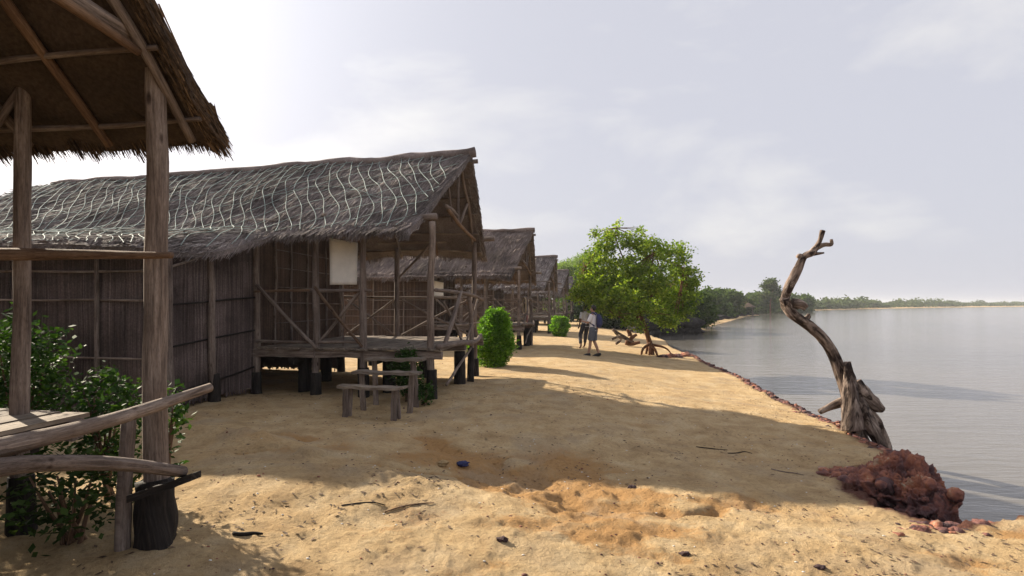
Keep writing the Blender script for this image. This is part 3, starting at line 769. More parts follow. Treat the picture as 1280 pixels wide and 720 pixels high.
        for zz in (.9, 1.2, 1.5, 1.85, 2.2, 2.55): pole_obj('wall_batten', root, [(room_back, -HW-.05, zz), (-7, -HW-.05, zz+random.uniform(-.05, .05)), (fx, -HW-.05, zz)], [.014, .016], 'wood', 6)
        for xx in (-4.4, -5.6, -7.0, -8.4, -9.8): pole_obj('wall_stud', root, [(xx, -HW-.07, gz(xx, -HW)-.05), (xx, -HW-.07, rf.ze+.1)], [.035, .03], 'wood', 8)
    return root, rf

O1 = (-1.15, 11.72, 0)
ROW = np.array([0.1504, 0.9886])

hut1, rf1 = make_hut(O1, seed=1, nb=44000, bw=0.019, bl=0.25, fringe=5200, fr_len=.10, lay=.035)
tag(hut1, 'large reed hut with pale cords tied over its grey thatch and steps at its porch', 'hut', 'thatched stilt huts in a row')
# the cords tied over the roof
nm = MB()
def at_y(u, y):
    """a point on the near slope at horizontal distance y from the ridge, or None past the eave"""
    if y <= rf1.ye: return rf1.at(u, -y/rf1.ye*.5)
    x = float(rf1.tipx-.5-u*rf1.L_); a_ = float(sstep(-2.7, -3.55, x)); e_ = rf1.ye+2.2*a_
    if y > e_-.03: return None
    return rf1.at(u, -(.5+.5*(y-rf1.ye)/(2.2*a_+.03)))
for k in range(66):
    u0 = -.10 + k*0.0172; pts = []
    ph = 0.9*math.sin(k*0.22+.4)
    for y in np.linspace(0.03, 4.3, 62):
        t = y/2.15
        uu = u0 + 0.14 - .105*t - .0*t*t + 0.015*math.sin(t*5.2+ph) + 0.003*math.sin(t*15+k*2.3)
        if uu < 0.006: break
        p_ = at_y(uu, y)
        if p_ is None: break
        pts.append(p_+np.array([0, -.018, 0.042]))
    if len(pts) > 5: tube(nm, pts, 0.0062, 5, len(pts)*2, 0.0, 0.0, cap=False)
for k in range(30):
    u0 = -.55 + k*0.052; pts = []
    for y in np.linspace(0.03, 4.3, 62):
        uu = u0 + .32*(y/2.15) + .02*math.sin(y*3+k)
        if uu < .006: continue
        if uu > .95: break
        p_ = at_y(uu, y)
        if p_ is None: break
        pts.append(p_+np.array([0, -.012, 0.036]))
    if len(pts) > 5: tube(nm, pts, 0.0050, 4, len(pts)*2, 0.0, 0.0, cap=False)
for q_, a0, a1 in ((.26, .02, .7),):
    pts = [rf1.at(uu, -(q_+.05*math.sin(uu*23)))+np.array([0, -.012, .034]) for uu in np.linspace(a0, a1, 60)]
    tube(nm, pts, 0.006, 5, 120, 0.0, 0.0, cap=False)
roof1 = [c for c in hut1.children if c.name.startswith('roof')][0]
nm.build('roof_cords', M['net'], roof1)

# hut beside the camera
O0 = (-2.70, 2.175, 0)
hut0, rf0 = make_hut(O0, seed=2, annex=False, roof_mat='thatch_gold', nb=9000, bw=0.014, bl=0.4, fringe=12000, fr_len=0.075, lay=.03,
    roof_kw=dict(ze=3.06, nearx=0.1, farx=0.20, ye=2.18, hip=False, L_=9), post_top=3.33, room_back=-8, thick=.16,
    special={(0, 1.745): dict(r=0.072, dz=.03), (0, -1.745): dict(r=.075), (-1.08, 1.745): dict(r=.053, dz=-.04)}, near_rail=False, front_rail=False, detail=2)
tag(hut0, 'nearest hut porch at the left edge with golden thatch edge and thick grey corner post', 'hut', 'thatched stilt huts in a row')
pole_obj('edge_log', hut0, [(0.10, -1.9, 1.0), (0.14, 0.0, 1.02), (0.20, 1.0, 1.02), (0.26, 1.92, 1.11)], [.045, .048, .043, .032], 'wood', 12, .02)
pole_obj('edge_log', hut0, [(0.06, -1.2, .99), (0.10, 0.6, .98), (0.17, 1.60, 1.03)], [.035, .036, .03], 'wood', 10, .02)
pole_obj('edge_log', hut0, [(0.20, -1.5, 1.0), (0.24, 0.25, .97), (0.24, 0.9, .86), (0.30, 1.62, .60)], [.04, .045, .043, .036], 'wood', 12, .02)
mb = MB(); slab(mb, (.22, 1.55, .52), (.18, .06, 0.06), (0, .045, 0), (0, 0, .022), .004, None, 5); mb.build('tarred_plank', M['wood_dark'], hut0, smooth=False)
mb = MB(); tube(mb, [(.02, 1.70, -.25), (.03, 1.69, .2), (.0, 1.70, .50)], [.22, .13, .115, .105], 14, 22, .0, .34); mb.build('tarred_base', M['wood_dark'], hut0)
pole_obj('post', hut0, [(-.12, 1.6, -.1), (-.10, 1.62, .95)], [.05, .045], 'wood', 9, .02)
pole_obj('rail', hut0, [(-3.2, 1.68, 2.07), (-1.1, 1.66, 2.05), (.22, 1.64, 2.02)], [.042, .045, .022], 'wood_warm', 10, .02)

# the rest of the row
O2 = (*(np.array(O1[:2])+ROW*11.1), 0)
kw2 = dict(zr=4.62, ze=2.72, hip=False, L_=9.5, sag=.15)
hut2, rf2 = make_hut(O2, seed=3, annex=False, roof_mat='thatch_brown', nb=14000, bw=0.04, bl=0.32, fringe=2500, fr_len=.12, lay=.035, roof_kw=kw2, post_top=3.0, room_back=-8.5, detail=1)
tag(hut2, 'brown thatched hut just beyond the corded one, green shrub in front', 'hut', 'thatched stilt huts in a row')
hut3, rf3 = make_hut((0, 40, 0), seed=4, annex=False, roof_mat='thatch_grey', nb=6000, bw=0.07, bl=0.45, fringe=1200, fr_len=.14, lay=.04, roof_kw=kw2, post_top=3.0, room_back=-8.5, detail=1)
labs = ['third hut along the row, small grey thatch between the brown roof and the tree', 'fourth hut along the row, partly hidden behind the third', 'fifth hut along the row, near the feathery tree', 'sixth and farthest hut whose posts end the row beneath the trees']
for k, d_ in enumerate((24.0, 38.0, 50.5, 63.0)):
    h_ = hut3 if k == 0 else copy_tree(hut3)
    p = np.array(O1[:2])+ROW*d_
    h_.location = (p[0], p[1], -0.04*k)
    tag(h_, labs[k], 'hut', 'thatched stilt huts in a row')

# steps, boards and cloths
def W1(x, y, z): return tuple(L2W(O1, (x, y, z)))
st = empty('plank_steps', W1(-.45, -2.9, 0), HRZ)
tag(st, 'three rough grey plank steps on short legs leading up to the corded hut', 'steps')
for k, (y, z, x0, x1) in enumerate(((-3.38, .46, -.95, .10), (-2.87, .62, -.93, .16), (-2.38, .775, -.92, .06))):
    mb = MB(); slab(mb, ((x0+x1)/2+.45, y+2.9, z), ((x1-x0)/2, .03*(k-1), 0), (0, .115, 0), (0, 0, .021), .008, None, 8); mb.build('tread', M['plank'], st, smooth=False)
    for xx in (x0+.14, x1-.16):
        for dy in (-.06, .07) if k == 0 else (0.0,):
            w_ = L2W(O1, (xx, y+dy, 0)); g0 = H(w_[0], w_[1])-.05
            mb = MB(); slab(mb, (xx+.45, y+dy+2.9, (z+g0)/2), (random.uniform(-.03, .03), 0, (z-g0)/2-.02), (.04, 0, 0), (0, .022, 0), .004, None, 4); mb.build('leg', M['wood'], st, smooth=False)

def board(o, x, y, z0, z1, w_, tilt, label):
    p = L2W(o, (x, y, 0))
    t = empty('hanging_board', (p[0], p[1], z1), HRZ+tilt)
    tag(t, label, 'board')
    mb = MB(); n = 12; V = []; 
    for r in range(n+1):
        f = r/n
        for c in range(9):
            g_ = c/8
            V.append((-w_/2+w_*g_ - .03*f*0, .03*math.sin(g_*3+f*2), -(z1-z0)*f - (.09*g_*(1-f))))
    V2 = [(a, b+.014, c) for a, b, c in V]
    F_ = []
    for r in range(n):
        for c in range(8):
            q = r*9+c; F_.append([q, q+9, q+10, q+1]); F_.append([q+len(V), q+1+len(V), q+10+len(V), q+9+len(V)])
    rim = [c for c in range(9)]+[r*9+8 for r in range(1, n+1)]+[n*9+c for c in range(7, -1, -1)]+[r*9 for r in range(n-1, 0, -1)]
    for a, b in zip(rim, rim[1:]+rim[:1]): F_.append([a, b, b+len(V), a+len(V)])
    mb.add(V+V2, np.array(F_)); mb.build('panel', M['board'], t)
    mb = MB()
    for xx in (-w_/2+.05, w_/2-.06): tube(mb, [(xx, .01, -.05), (xx*.9, 0, .28)], .006, 5, 5, 0, 0)
    mb.build('hanging_cord', M['net'], t)
    return t
board(O1, -1.67, -1.69, 2.05, 2.90, .52, .10, 'pale cream board hanging under the eave of the corded hut')
board(O2, -3.1, -1.66, 2.0, 2.6, .42, .05, 'small tan board on the wall of the brown thatched hut')

M['cloth_tan'] = mat_plain('tan_cloth', (0.30, 0.23, 0.15), .9, .2, 8, .2)
M['cloth_pink'] = mat_plain('faded_pink_cloth', (0.26, 0.12, 0.11), .9, .25, 8, .2)
def cloth(o, x, y, z1, w_, h_, mat, label):
    p = L2W(o, (x, y, 0)); mb = MB(); n = 14; V = []
    for r in range(n+1):
        f = r/n*2-1
        for c in range(11):
            g_ = c/10
            V.append(((g_-.5)*w_*(1+.1*math.sin(f*3)), .045*np.sign(f)*min(1, abs(f)*6)+.02*math.sin(g_*14+f), -abs(f)*h_*(1+.08*math.sin(g_*5))))
    F_ = [[r*11+c, r*11+c+1, r*11+c+12, r*11+c+11] for r in range(n) for c in range(10)]
    mb.add(V, np.array(F_)); c_ = mb.build('draped_cloth', M[mat]); c_.location = (p[0], p[1], z1); c_.rotation_euler = (0, 0, HRZ+math.pi/2)
    return tag(c_, label, 'cloth')
cloth(O2, .16, -1.35, 1.96, .35, .55, 'cloth_tan', 'tan cloth hung over the porch rail of the brown thatched hut')
cloth(O2, .17, -1.0, 1.30, .3, .4, 'cloth_pink', 'faded pink cloth on the lower rail beside the tan cloth')

# ------------------------------------------------------------------ plants
def lobes_points(lobes, dens, shell=0.55, cl_n=12, cl_r=0.12):
    out = []
    for (x, y, z, rx, ry, rz) in lobes:
        vol = rx*ry*rz; n = max(6, int(dens*vol**(2/3)))
        d = unit(n); rad = rng.uniform(shell, 1.0, n)**0.8
        rad *= 1 + 0.22*fbm(d[:, 0]*2+x, d[:, 1]*2+y, d[:, 2]*2+z, oct=2, seed=61)
        c = np.array([x, y, z]) + d*rad[:, None]*np.array([rx, ry, rz])
        keep = fbm(c[:, 0]*1.3/max(cl_r*6, .4), c[:, 1]*1.3/max(cl_r*6, .4), c[:, 2]*1.3/max(cl_r*6, .4), oct=2, seed=62) > -0.42
        c = c[keep]
        p = np.repeat(c, cl_n, 0) + rng.normal(0, cl_r, (len(c)*cl_n, 3))*np.array([1, 1, .75])
        out.append(p)
    return np.concatenate(out)

def tree(name, base, trunk, limbs, lobes, leaf, leafmat, dens, label, cat='tree', group=None, barkmat='bark', cl_n=12, cl_r=.12, rz=0, up=.3, twigs=40, shell=.55, elong=1.4):
    """coordinates of trunk, limbs and lobes are relative to base"""
    t = empty(name, base, rz)
    tag(t, label, cat, group)
    mb = MB(); tube(mb, [p[:3] for p in trunk], [p[3] for p in trunk], 12, 30, .0, .18); mb.build('trunk', M[barkmat], t)
    mb = MB()
    for lm in limbs: tube(mb, [p[:3] for p in lm], [p[3] for p in lm], 8, 16, .02, .15)
    L_ = np.array([l[:3] for l in lobes])
    tops = [np.array(lm[-1][:3]) for lm in limbs] or [np.array(trunk[-1][:3])]
    for k in range(twigs):
        l = lobes[k % len(lobes)]; src = min(tops, key=lambda q: np.linalg.norm(q-np.array(l[:3])))
        end = np.array(l[:3]) + unit(1)[0]*np.array(l[3:6])*.85
        mid = (src+end)/2 + rng.normal(0, .12, 3)*np.linalg.norm(end-src)*.5
        r0 = max(.008, np.linalg.norm(end-src)*.012)
        tube(mb, [src, mid, end], [r0*1.6, r0, r0*.4], 5, 8, 0, .1, cap=False)
    mb.build('branches', M[barkmat], t)
    P = lobes_points(lobes, dens, shell, cl_n, cl_r)
    mb = MB(); leaf_quads(mb, P, leaf, up, elong); mb.build('foliage', M[leafmat], t, smooth=False)
    return t

# the bright tree on the bank
TY = 22.0
def tp(px, py, Y, z0=0): return np.array([(px-640)/FPX*Y, Y, EYE+(380-py)/FPX*Y])
tb = tp(811, 440, TY); tb[2] = H(tb[0], tb[1])
def rel(px, py, Y, b): return tuple(tp(px, py, Y)-b)
lob = []
for (px, py, r, dY, ry) in ((768, 300, 24, 0, .7), (748, 322, 26, .3, .8), (735, 345, 18, .6, .8), (792, 300, 16, -.2, .5), (812, 312, 26, -.2, .8), (842, 322, 25, .2, .8), (855, 345, 22, .4, .8),
        (862, 368, 17, .2, .7), (780, 338, 34, .2, 1.2), (815, 350, 34, -.5, 1.2), (745, 360, 28, .2, 1.0), (780, 372, 26, -.7, 1.0), (838, 376, 24, .3, .9), (722, 368, 13, .8, .5), (805, 385, 18, -.8, .7), (768, 386, 14, -.4, .5), (745, 292, 7, .2, .25), (800, 287, 7, 0, .25), (775, 283, 9, 0, .3), (870, 352, 9, .3, .3), (788, 396, 15, -.9, .6), (828, 394, 18, -.3, .7), (855, 391, 16, .2, .6), (748, 382, 17, -.2, .6), (735, 362, 20, .4, .7), (842, 402, 10, -.2, .4), (800, 408, 8, -.9, .3)):
    c = rel(px, py, TY+dY*1.2, tb); s_ = TY/FPX
    lob.append((*c, r*s_*.84, max(ry, .25), r*s_*.72))
tr = [(*rel(815, 446, TY, tb)[:2], -.15, .13), (*rel(813, 432, TY, tb), .11), (*rel(807, 412, TY, tb), .09), (*rel(800, 392, TY, tb), .08), (*rel(792, 370, TY, tb), .08)]
lims = [[(*rel(803, 404, TY, tb), .07), (*rel(785, 385, TY-.2, tb), .05), (*rel(755, 355, TY, tb), .035), (*rel(730, 335, TY+.5, tb), .02)],
        [(*rel(798, 392, TY, tb), .07), (*rel(815, 370, TY, tb), .05), (*rel(842, 345, TY+.2, tb), .03), (*rel(855, 335, TY+.2, tb), .015)],
        [(*rel(794, 378, TY, tb), .06), (*rel(785, 340, TY, tb), .04), (*rel(772, 305, TY, tb), .02), (*rel(770, 285, TY, tb), .01)],
        [(*rel(796, 384, TY, tb), .06), (*rel(812, 345, TY-.5, tb), .04), (*rel(818, 315, TY-.3, tb), .02)],
        [(*rel(803, 408, TY, tb), .06), (*rel(782, 400, TY-.5, tb), .045), (*rel(762, 388, TY-.6, tb), .03)]]
bank_tree = tree('bank_tree', tuple(tb), tr, lims, lob, .098, 'leaf_bright', 190, 'bright green leafy tree leaning over the sandy path with bare roots', cl_n=24, cl_r=.11, twigs=90, shell=.35, elong=1.1)
for k, pts in enumerate((((812, 430), (804, 436), (801, 446), (798, 454)), ((813, 428), (812, 440), (810, 450), (806, 456)), ((814, 430), (820, 440), (823, 450), (827, 455)), ((812, 430), (826, 433), (833, 436), (838, 441)), ((810, 432), (808, 444), (812, 456)))):
    mb = MB(); tube(mb, [rel(px, py, TY-.35+.1*k, tb) for px, py in pts], [.06, .045, .035, .02][:len(pts)] , 8, 16, .01, .2); mb.build('root', M['bark'], bank_tree)

def simple_tree(name, X, Y, h, r, leafmat, leaf, dens, label, group=None, z0=None, flat=.8, nl=9, low=.25, barkmat='bark', cl_n=10, cl_r=.2, shell=.4, twigs=14):
    zb = (H(X, Y) if z0 is None else z0)
    lobes = []
    for k in range(nl):
        a = random.uniform(0, 2*math.pi); q = random.uniform(.1, .75)*r; zz = h*(low+(1-low)*random.uniform(.1, .85))
        taper_ = 1-.5*max(0, (zz/h-.5))
        lobes.append((q*math.cos(a)*taper_, q*math.sin(a)*taper_, zz, r*random.uniform(.32, .55), r*random.uniform(.32, .55), r*flat*random.uniform(.28, .45)))
    trk = [(0, 0, -.3, r*.06+.03), (random.uniform(-.1, .1), 0, h*.35, r*.045+.03), (random.uniform(-.2, .2)*r, .1, h*.75, .03)]
    lims_ = [[(0, 0, h*.3, .03+r*.02), (lobes[k][0]*.6, lobes[k][1]*.6, lobes[k][2]*.8, .02+r*.01), (lobes[k][0], lobes[k][1], lobes[k][2], .015)] for k in range(min(5, nl))]
    return tree(name, (X, Y, zb), trk, lims_, lobes, leaf, leafmat, dens, label, 'tree', group, barkmat, cl_n, cl_r, twigs=twigs, shell=shell)

def fx_(px, Y): return (px-640)/FPX*Y
simple_tree('feathery_tree', fx_(722, 72), 72, 9.0, 4.6, 'leaf_feather', .16, 200, 'pale feathery acacia showing above and left of the bright tree', cl_n=12, cl_r=.3, flat=.5, low=.45, nl=12)
G_ = 'dark trees behind the bank tree'
spots = [(745, 84, 6.0, 3.6, 'leaf_dark', 'dark tree at the far end of the hut row'), (765, 52, 4.0, 2.6, 'leaf_dark', 'dark tree beyond the walkers'),
         (775, 48, 3.9, 3.0, 'leaf_dark', 'dark tree beyond the fallen branches'), (812, 52, 4.2, 3.2, 'leaf_mid', 'dark spreading tree directly behind the leaning trunk'),
         (850, 53, 3.9, 2.8, 'leaf_dark', 'dark tree at the edge of the dark rocks'), (868, 60, 4.3, 2.6, 'leaf_mid', 'tree right behind the crown edge of the bank tree'),
         (885, 100, 4.6, 4.0, 'leaf_mid', 'round green tree right of the bank tree, behind the far spit'), (905, 118, 5.0, 4.5, 'leaf_mid', 'broad green tree left of the small thatched shelter'),
         (918, 128, 4.0, 3.5, 'leaf_far', 'low green tree above the spit beside the shelter'), (946, 155, 5.5, 5.0, 'leaf_mid', 'green tree right of the small thatched shelter'),
         (975, 165, 5.5, 5.5, 'leaf_far', 'green tree just left of the dead trunk, on the far shore'), (995, 175, 5.3, 5.5, 'leaf_mid', 'green tree behind the bend of the dead trunk, on the far shore')]
for k, (px, Y, h_, r_, mt, lb) in enumerate(spots):
    big = Y > 90
    simple_tree('shore_tree' if big else 'dark_tree', fx_(px, Y), Y, h_*(.82 if px > 860 else 1), r_, mt, .5 if big else .22, 90 if big else 150, lb, 'trees along the far bank' if big else G_, low=.0, cl_n=9, cl_r=.45 if big else .25, nl=12, flat=1.0 if big else .9)
# undergrowth closing the row
for k, (px, Y, h_, r_, lb) in enumerate(((731, 76, 3.6, 2.6, 'dark bush closing the path just past the last hut'), (741, 68, 3.4, 2.4, 'dark bush right behind the heads of the walkers'), (768, 56, 3.0, 2.4, 'dark bush above the fallen branch'), (786, 52, 2.8, 2.2, 'dark bush directly above the root stump'), (752, 60, 3.2, 2.6, 'low dark bush behind the last huts'), (776, 49, 2.3, 2.0, 'low dark bush left of the pale root plate'), (792, 45, 2.2, 2.2, 'low dark bush behind the bright trunk'), (828, 48.5, 2.0, 2.0, 'low dark bush on top of the dark rock bank'), (858, 50, 1.6, 1.6, 'low dark bush at the tip of the dark rock bank'))):
    simple_tree('dark_bush', fx_(px, Y), Y, h_, r_, 'leaf_dark', .2, 170, lb, 'dark bushes closing the path', low=.0, cl_n=9, cl_r=.2, nl=10, flat=.8)
simple_tree('thin_tree', fx_(963, 150), 150, 10.0, 3.4, 'leaf_far', .45, 60, 'tall thin sparse tree rising above the far shore left of the dead trunk', low=.45, cl_n=6, cl_r=.4, nl=11, flat=.5, twigs=30, shell=.2)
# distant wood on the far shore
P = []
for k in range(620):
    px = random.uniform(930, 1500); 
    sy = np.interp(px, [930, 960, 1000, 1081, 1185, 1303, 1500], [150, 165, 205, 295, 440, 610, 760])
    Y = sy + random.uniform(4, 60)*sy/250; X = fx_(px, Y)
    if shore_dist(np.array([X]), np.array([Y]))[0] < 2: continue
    hh = random.uniform(.5, 1.0)*(4.6+2.2*fbm(np.array([px*.05]), np.array([0.]), oct=3, seed=71)[0])*(1+sy/900)
    s_ = sy/260; n = 60
    d = unit(n); d[:, 2] = np.abs(d[:, 2])
    P.append(np.array([X, Y, H(X, Y)+.2]) + d*rng.uniform(.5, 1, n)[:, None]*np.array([3.6*s_, 3, hh]))
P = np.concatenate(P)
mb = MB(); leaf_quads(mb, P, 1.5, .3, 1.0); fw = mb.build('far_wood', M['leaf_far'], smooth=False)
tag(fw, 'long low green wood along the far shore of the lagoon', 'woodland', kind='stuff')
# more wood beyond the left part so no bare sand shows
P = []
for k in range(620):
    Y = random.uniform(58, 150); X = random.uniform(-60, 48)
    if shore_dist(np.array([X]), np.array([Y]))[0] < 1.2 or X < (Y-64)*-.6-5: continue
    n = 70; d = unit(n); d[:, 2] = np.abs(d[:, 2])
    P.append(np.array([X, Y, H(X, Y)]) + d*rng.uniform(.5, 1, n)[:, None]*np.array([3, 3, random.uniform(2, 4.2)]))
mb = MB(); leaf_quads(mb, np.concatenate(P), .8, .3, 1.0)
tag(mb.build('scrub_wood', M['leaf_mid'], smooth=False), 'green scrub wood behind the bank and the dark trees', 'woodland', kind='stuff')

# green shrubs by the huts
def shrub(name, X, Y, h, r, mat, leaf, n, label, cat='shrub', col=True, group=None, stems=7, cl=.05, cn=8):
    t = empty(name, (X, Y, H(X, Y)-.02)); tag(t, label, cat, group)
    mb = MB()
    for k in range(stems):
        a = random.uniform(0, 6.28); q = random.uniform(.3, .8)*r
        tube(mb, [(random.uniform(-.06, .06), random.uniform(-.06, .06), 0), (q*.5*math.cos(a), q*.5*math.sin(a), h*.45), (q*math.cos(a), q*math.sin(a), h*random.uniform(.7, .95))], [.018, .012, .006], 6, 9, .02, .1)
    mb.build('stems', M['wood_warm'], t)
    m = n//cn; d = unit(m); f = rng.uniform(.45, 1, m)**.6
    zz = (d[:, 2]*.5+.5)
    prof = np.where(zz > .35, np.sqrt(np.clip(1-((zz-.35)/.66)**2, 0, 1)), .5+.5*zz/.35) if col else np.sqrt(np.clip(1-(zz*2-1)**2, .08, 1))
    a = rng.uniform(0, 2*math.pi, m); lump = 1+.42*fbm(np.cos(a)*1.8+X, np.sin(a)*1.8, zz*3, oct=3, seed=81)
    c = np.stack([np.cos(a)*r*prof*f*lump, np.sin(a)*r*prof*f*lump, (.04 if col else .25)*h+zz*h*(.96 if col else .8)*(.9+.1*lump)], 1)
    p = np.repeat(c, cn, 0)+rng.normal(0, cl, (m*cn, 3))
    ns = max(6, int(30*r)); sh = []
    for k in range(ns):
        q = c[random.randrange(len(c))]; o_ = q/np.array([1, 1, 1.4]) - np.array([0, 0, h*.25]); o_ = o_/(np.linalg.norm(o_)+1e-6); o_[2] = abs(o_[2])+.5
        L_ = random.uniform(.12, .30)*r; kk = int(6+L_*60)
        f_ = rng.random(kk)[:, None]; base_ = np.array([q[0]*1.02, q[1]*1.02, max(q[2], .3*h)])
        sh.append(base_+o_*L_*f_*1.3+rng.normal(0, cl*.45, (kk, 3)))
    p = np.concatenate([p]+sh)
    mb = MB(); leaf_quads(mb, p, leaf, .5, 1.5); mb.build('foliage', M[mat], t, smooth=False)
    return t
shrub('green_shrub', fx_(618, 15.6), 15.6, 1.52, .54, 'leaf_bush', .055, 15000, 'bright green clipped shrub beyond the corner post of the corded hut')
shrub('green_shrub', fx_(700, 31), 31, 1.05, .55, 'leaf_bush', .08, 5000, 'small bright shrub at the foot of the third hut')
GP = 'leafy plants around the nearest porch'
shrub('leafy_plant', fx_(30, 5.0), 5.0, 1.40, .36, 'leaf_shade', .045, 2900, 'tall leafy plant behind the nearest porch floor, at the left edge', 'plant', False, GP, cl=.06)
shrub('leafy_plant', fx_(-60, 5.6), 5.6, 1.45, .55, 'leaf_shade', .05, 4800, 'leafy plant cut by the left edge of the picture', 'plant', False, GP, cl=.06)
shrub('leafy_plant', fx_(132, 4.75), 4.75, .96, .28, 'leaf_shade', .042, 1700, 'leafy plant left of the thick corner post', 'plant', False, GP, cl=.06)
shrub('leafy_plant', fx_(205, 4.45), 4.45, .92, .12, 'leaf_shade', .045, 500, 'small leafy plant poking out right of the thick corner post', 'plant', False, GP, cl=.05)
shrub('leafy_plant', fx_(90, 3.9), 3.9, .55, .36, 'leaf_dark', .045, 700, 'low plant growing in the shade under the nearest porch floor', 'plant', False, GP, cl=.06)  # darker leaf colour stands in for the shade under the floor
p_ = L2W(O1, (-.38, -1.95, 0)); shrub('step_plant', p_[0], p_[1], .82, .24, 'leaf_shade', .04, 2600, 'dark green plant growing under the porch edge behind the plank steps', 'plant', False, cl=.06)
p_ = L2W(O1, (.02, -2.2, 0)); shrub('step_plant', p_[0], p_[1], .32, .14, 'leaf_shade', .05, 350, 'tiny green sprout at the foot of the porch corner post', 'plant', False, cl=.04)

# ------------------------------------------------------------------ dead trunk on the bank edge
DY = 8.9
def dp(px, py, dy=0.0): return tp(px, py, DY+dy)
b_ = dp(1070, 540)
dt = empty('dead_tree', tuple(b_)); tag(dt, 'bleached crooked dead tree trunk leaning from the edge of the bank', 'dead tree')
s_ = DY/FPX
def dtube(name, pts, rad, sides=14, seg=40, lump=.28, mat='dead', wob=0.0):
    mb = MB(); tube(mb, [tp(p[0], p[1], DY+(p[2] if len(p) > 2 else 0))-b_ for p in pts], [r*s_ for r in rad], sides, seg, wob, lump); return mb.build(name, M[mat], dt)
dtube('trunk', [(1074, 590), (1072, 556), (1068, 530), (1062, 500, -.05), (1052, 472), (1040, 442), (1026, 421), (1009, 406), (994, 394), (984, 381, .05), (982, 371, .05), (988, 356), (997, 338), (1004, 321), (1015, 315), (1024, 303), (1028.5, 288)],
      [18, 16, 13, 10, 7.6, 6.6, 6.4, 6.3, 6.0, 6.8, 5.4, 5.0, 4.7, 4.4, 4.8, 3.2, 3.2], 18, 170, .34)
dtube('broken_limb', [(1067, 535, -.12), (1064, 505, -.16), (1061, 475, -.14), (1059, 452, -.1)], [12, 9.5, 7.5, 4], 16, 50, .42)
dtube('twig', [(1018, 311), (1030, 306), (1039, 305.5), (1039, 299)], [3.6, 2.6, 2.4, 1.6], 8, 16, .2)
dtube('twig', [(1010, 318), (1022, 317), (1030, 316)], [3, 1.8, 1], 8, 10, .2)
dtube('twig', [(1006, 324), (1000, 320), (997, 322)], [4, 3, 2.4], 8, 10, .3)
dtube('knot', [(990, 380), (1001, 381), (1007, 385)], [6, 5.5, 4], 10, 14, .45)
dtube('knot', [(1003, 402), (1010, 397), (1011, 392)], [4.5, 3.5, 1.5], 8, 12, .4)
dtube('knot', [(983, 378), (976, 374)], [6, 3], 8, 8, .4)
dtube('root', [(1068, 478, .05), (1078, 492, .05), (1092, 505, .05), (1105, 513, 0)], [7, 9, 9, 3], 14, 40, .42)
dtube('root', [(1070, 500, -.1), (1080, 518, -.2), (1092, 540, -.2), (1106, 570, -.1)], [9, 8, 7, 5], 14, 40, .42)
dtube('root', [(1060, 502, .05), (1050, 503, .1), (1038, 508, .1), (1024, 515, .1)], [7, 5, 4, 3], 10, 24, .3)
dtube('root', [(1078, 505, .1), (1092, 522, .15), (1102, 545, .2), (1112, 575, .2)], [9, 8, 7, 5], 12, 24, .35)

# ------------------------------------------------------------------ laterite
rk = MB()
def crag(mb, c, r, sub=5, rnd=.5):
    v, f = ico(sub); sd = random.random()*90
    x, y, z = v[:, 0]*r[0]*3.2+sd, v[:, 1]*r[1]*3.2, v[:, 2]*r[2]*3.2
    n = fbm(x, y, z, oct=3, seed=91)
    rdg = 1-np.abs(fbm(x*2.2, y*2.2, z*2.2, oct=4, seed=92, gain=.6))*1.5
    pit = np.clip(np.abs(fbm(x*5, y*5, z*5, oct=2, seed=93)), 0, 1)
    dsp = 1+.24*n+.30*rdg-.26*pit
    V = v*dsp[:, None]*np.array(r)
    mb.add(V+np.array(c), f, V[:, :2], np.clip(rnd+.35*fbm(x*.9, y*.9, z*.9, oct=3, seed=94)-.12*pit+.25*v[:, 2], 0, 1))  # lit top and shaded pits are painted into the tone, over random variation
for c, r in (((3.85, 6.78, -.40), (.22, .20, .16)), ((4.08, 6.72, -.46), (.26, .26, .26)), ((4.32, 6.62, -.50), (.28, .30, .33)), ((4.52, 6.38, -.52), (.24, .30, .36)),
             ((4.55, 6.72, -.46), (.30, .28, .36)), ((4.82, 6.82, -.52), (.22, .28, .34)), ((4.60, 6.08, -.66), (.15, .18, .30)), ((4.22, 6.42, -.72), (.22, .18, .22)), ((4.45, 5.92, -.78), (.16, .16, .20)), ((4.68, 6.35, -.34), (.12, .12, .13))):
    c = (c[0], c[1], c[2]-.06); crag(rk, c, r, 6 if r[2] > .3 else 5, .5)
for k in range(14):
    t_ = random.random(); crag(rk, (3.85+.95*t_+random.uniform(-.1, .1), 6.72-.45*t_+random.uniform(-.25, .25), -.24-.25*random.random()), [random.uniform(.04, .09)]*3, 3, random.choice((.3, .6, .9)))
tag(rk.build('laterite_outcrop', M['laterite']), 'large rugged red and purple rock outcrop jutting from the bank at right', 'rock')
ed = MB()
def edge_run(pts, n, rmin, rmax, inset=.02, zoff=0.0, spread=.07):
    pts = np.array(pts, float); sl = np.r_[0, np.cumsum(np.linalg.norm(np.diff(pts, axis=0), axis=1))]
    s0 = rng.random(n)*sl[-1]; XX = np.interp(s0, sl, pts[:, 0]); YY = np.interp(s0, sl, pts[:, 1]); R_ = rng.uniform(rmin, rmax, n)*(1+.03*YY)
    XX += rng.normal(0, spread, n); YY += rng.normal(0, spread, n); ZT = height(XX-.12, YY)+zoff
    for X, Y, r_, zt in zip(XX, YY, R_, ZT):
        rock(ed, (X, Y, max(zt, -.5)-r_*.35-random.random()*.12), (r_*1.3, r_*1.2, r_*.75), 2, .5, 1.8)
edge_run([(4.75, 7.1), (5.1, 7.6), (5.27, 8.9), (5.43, 10.1), (6.1, 15), (6.9, 20.9), (7.4, 24.5)], 1500, .018, .05, spread=.05)
edge_run([(5.05, 7.5), (5.27, 8.9), (5.43, 10.1), (6.1, 15)], 500, .02, .055, spread=.07)
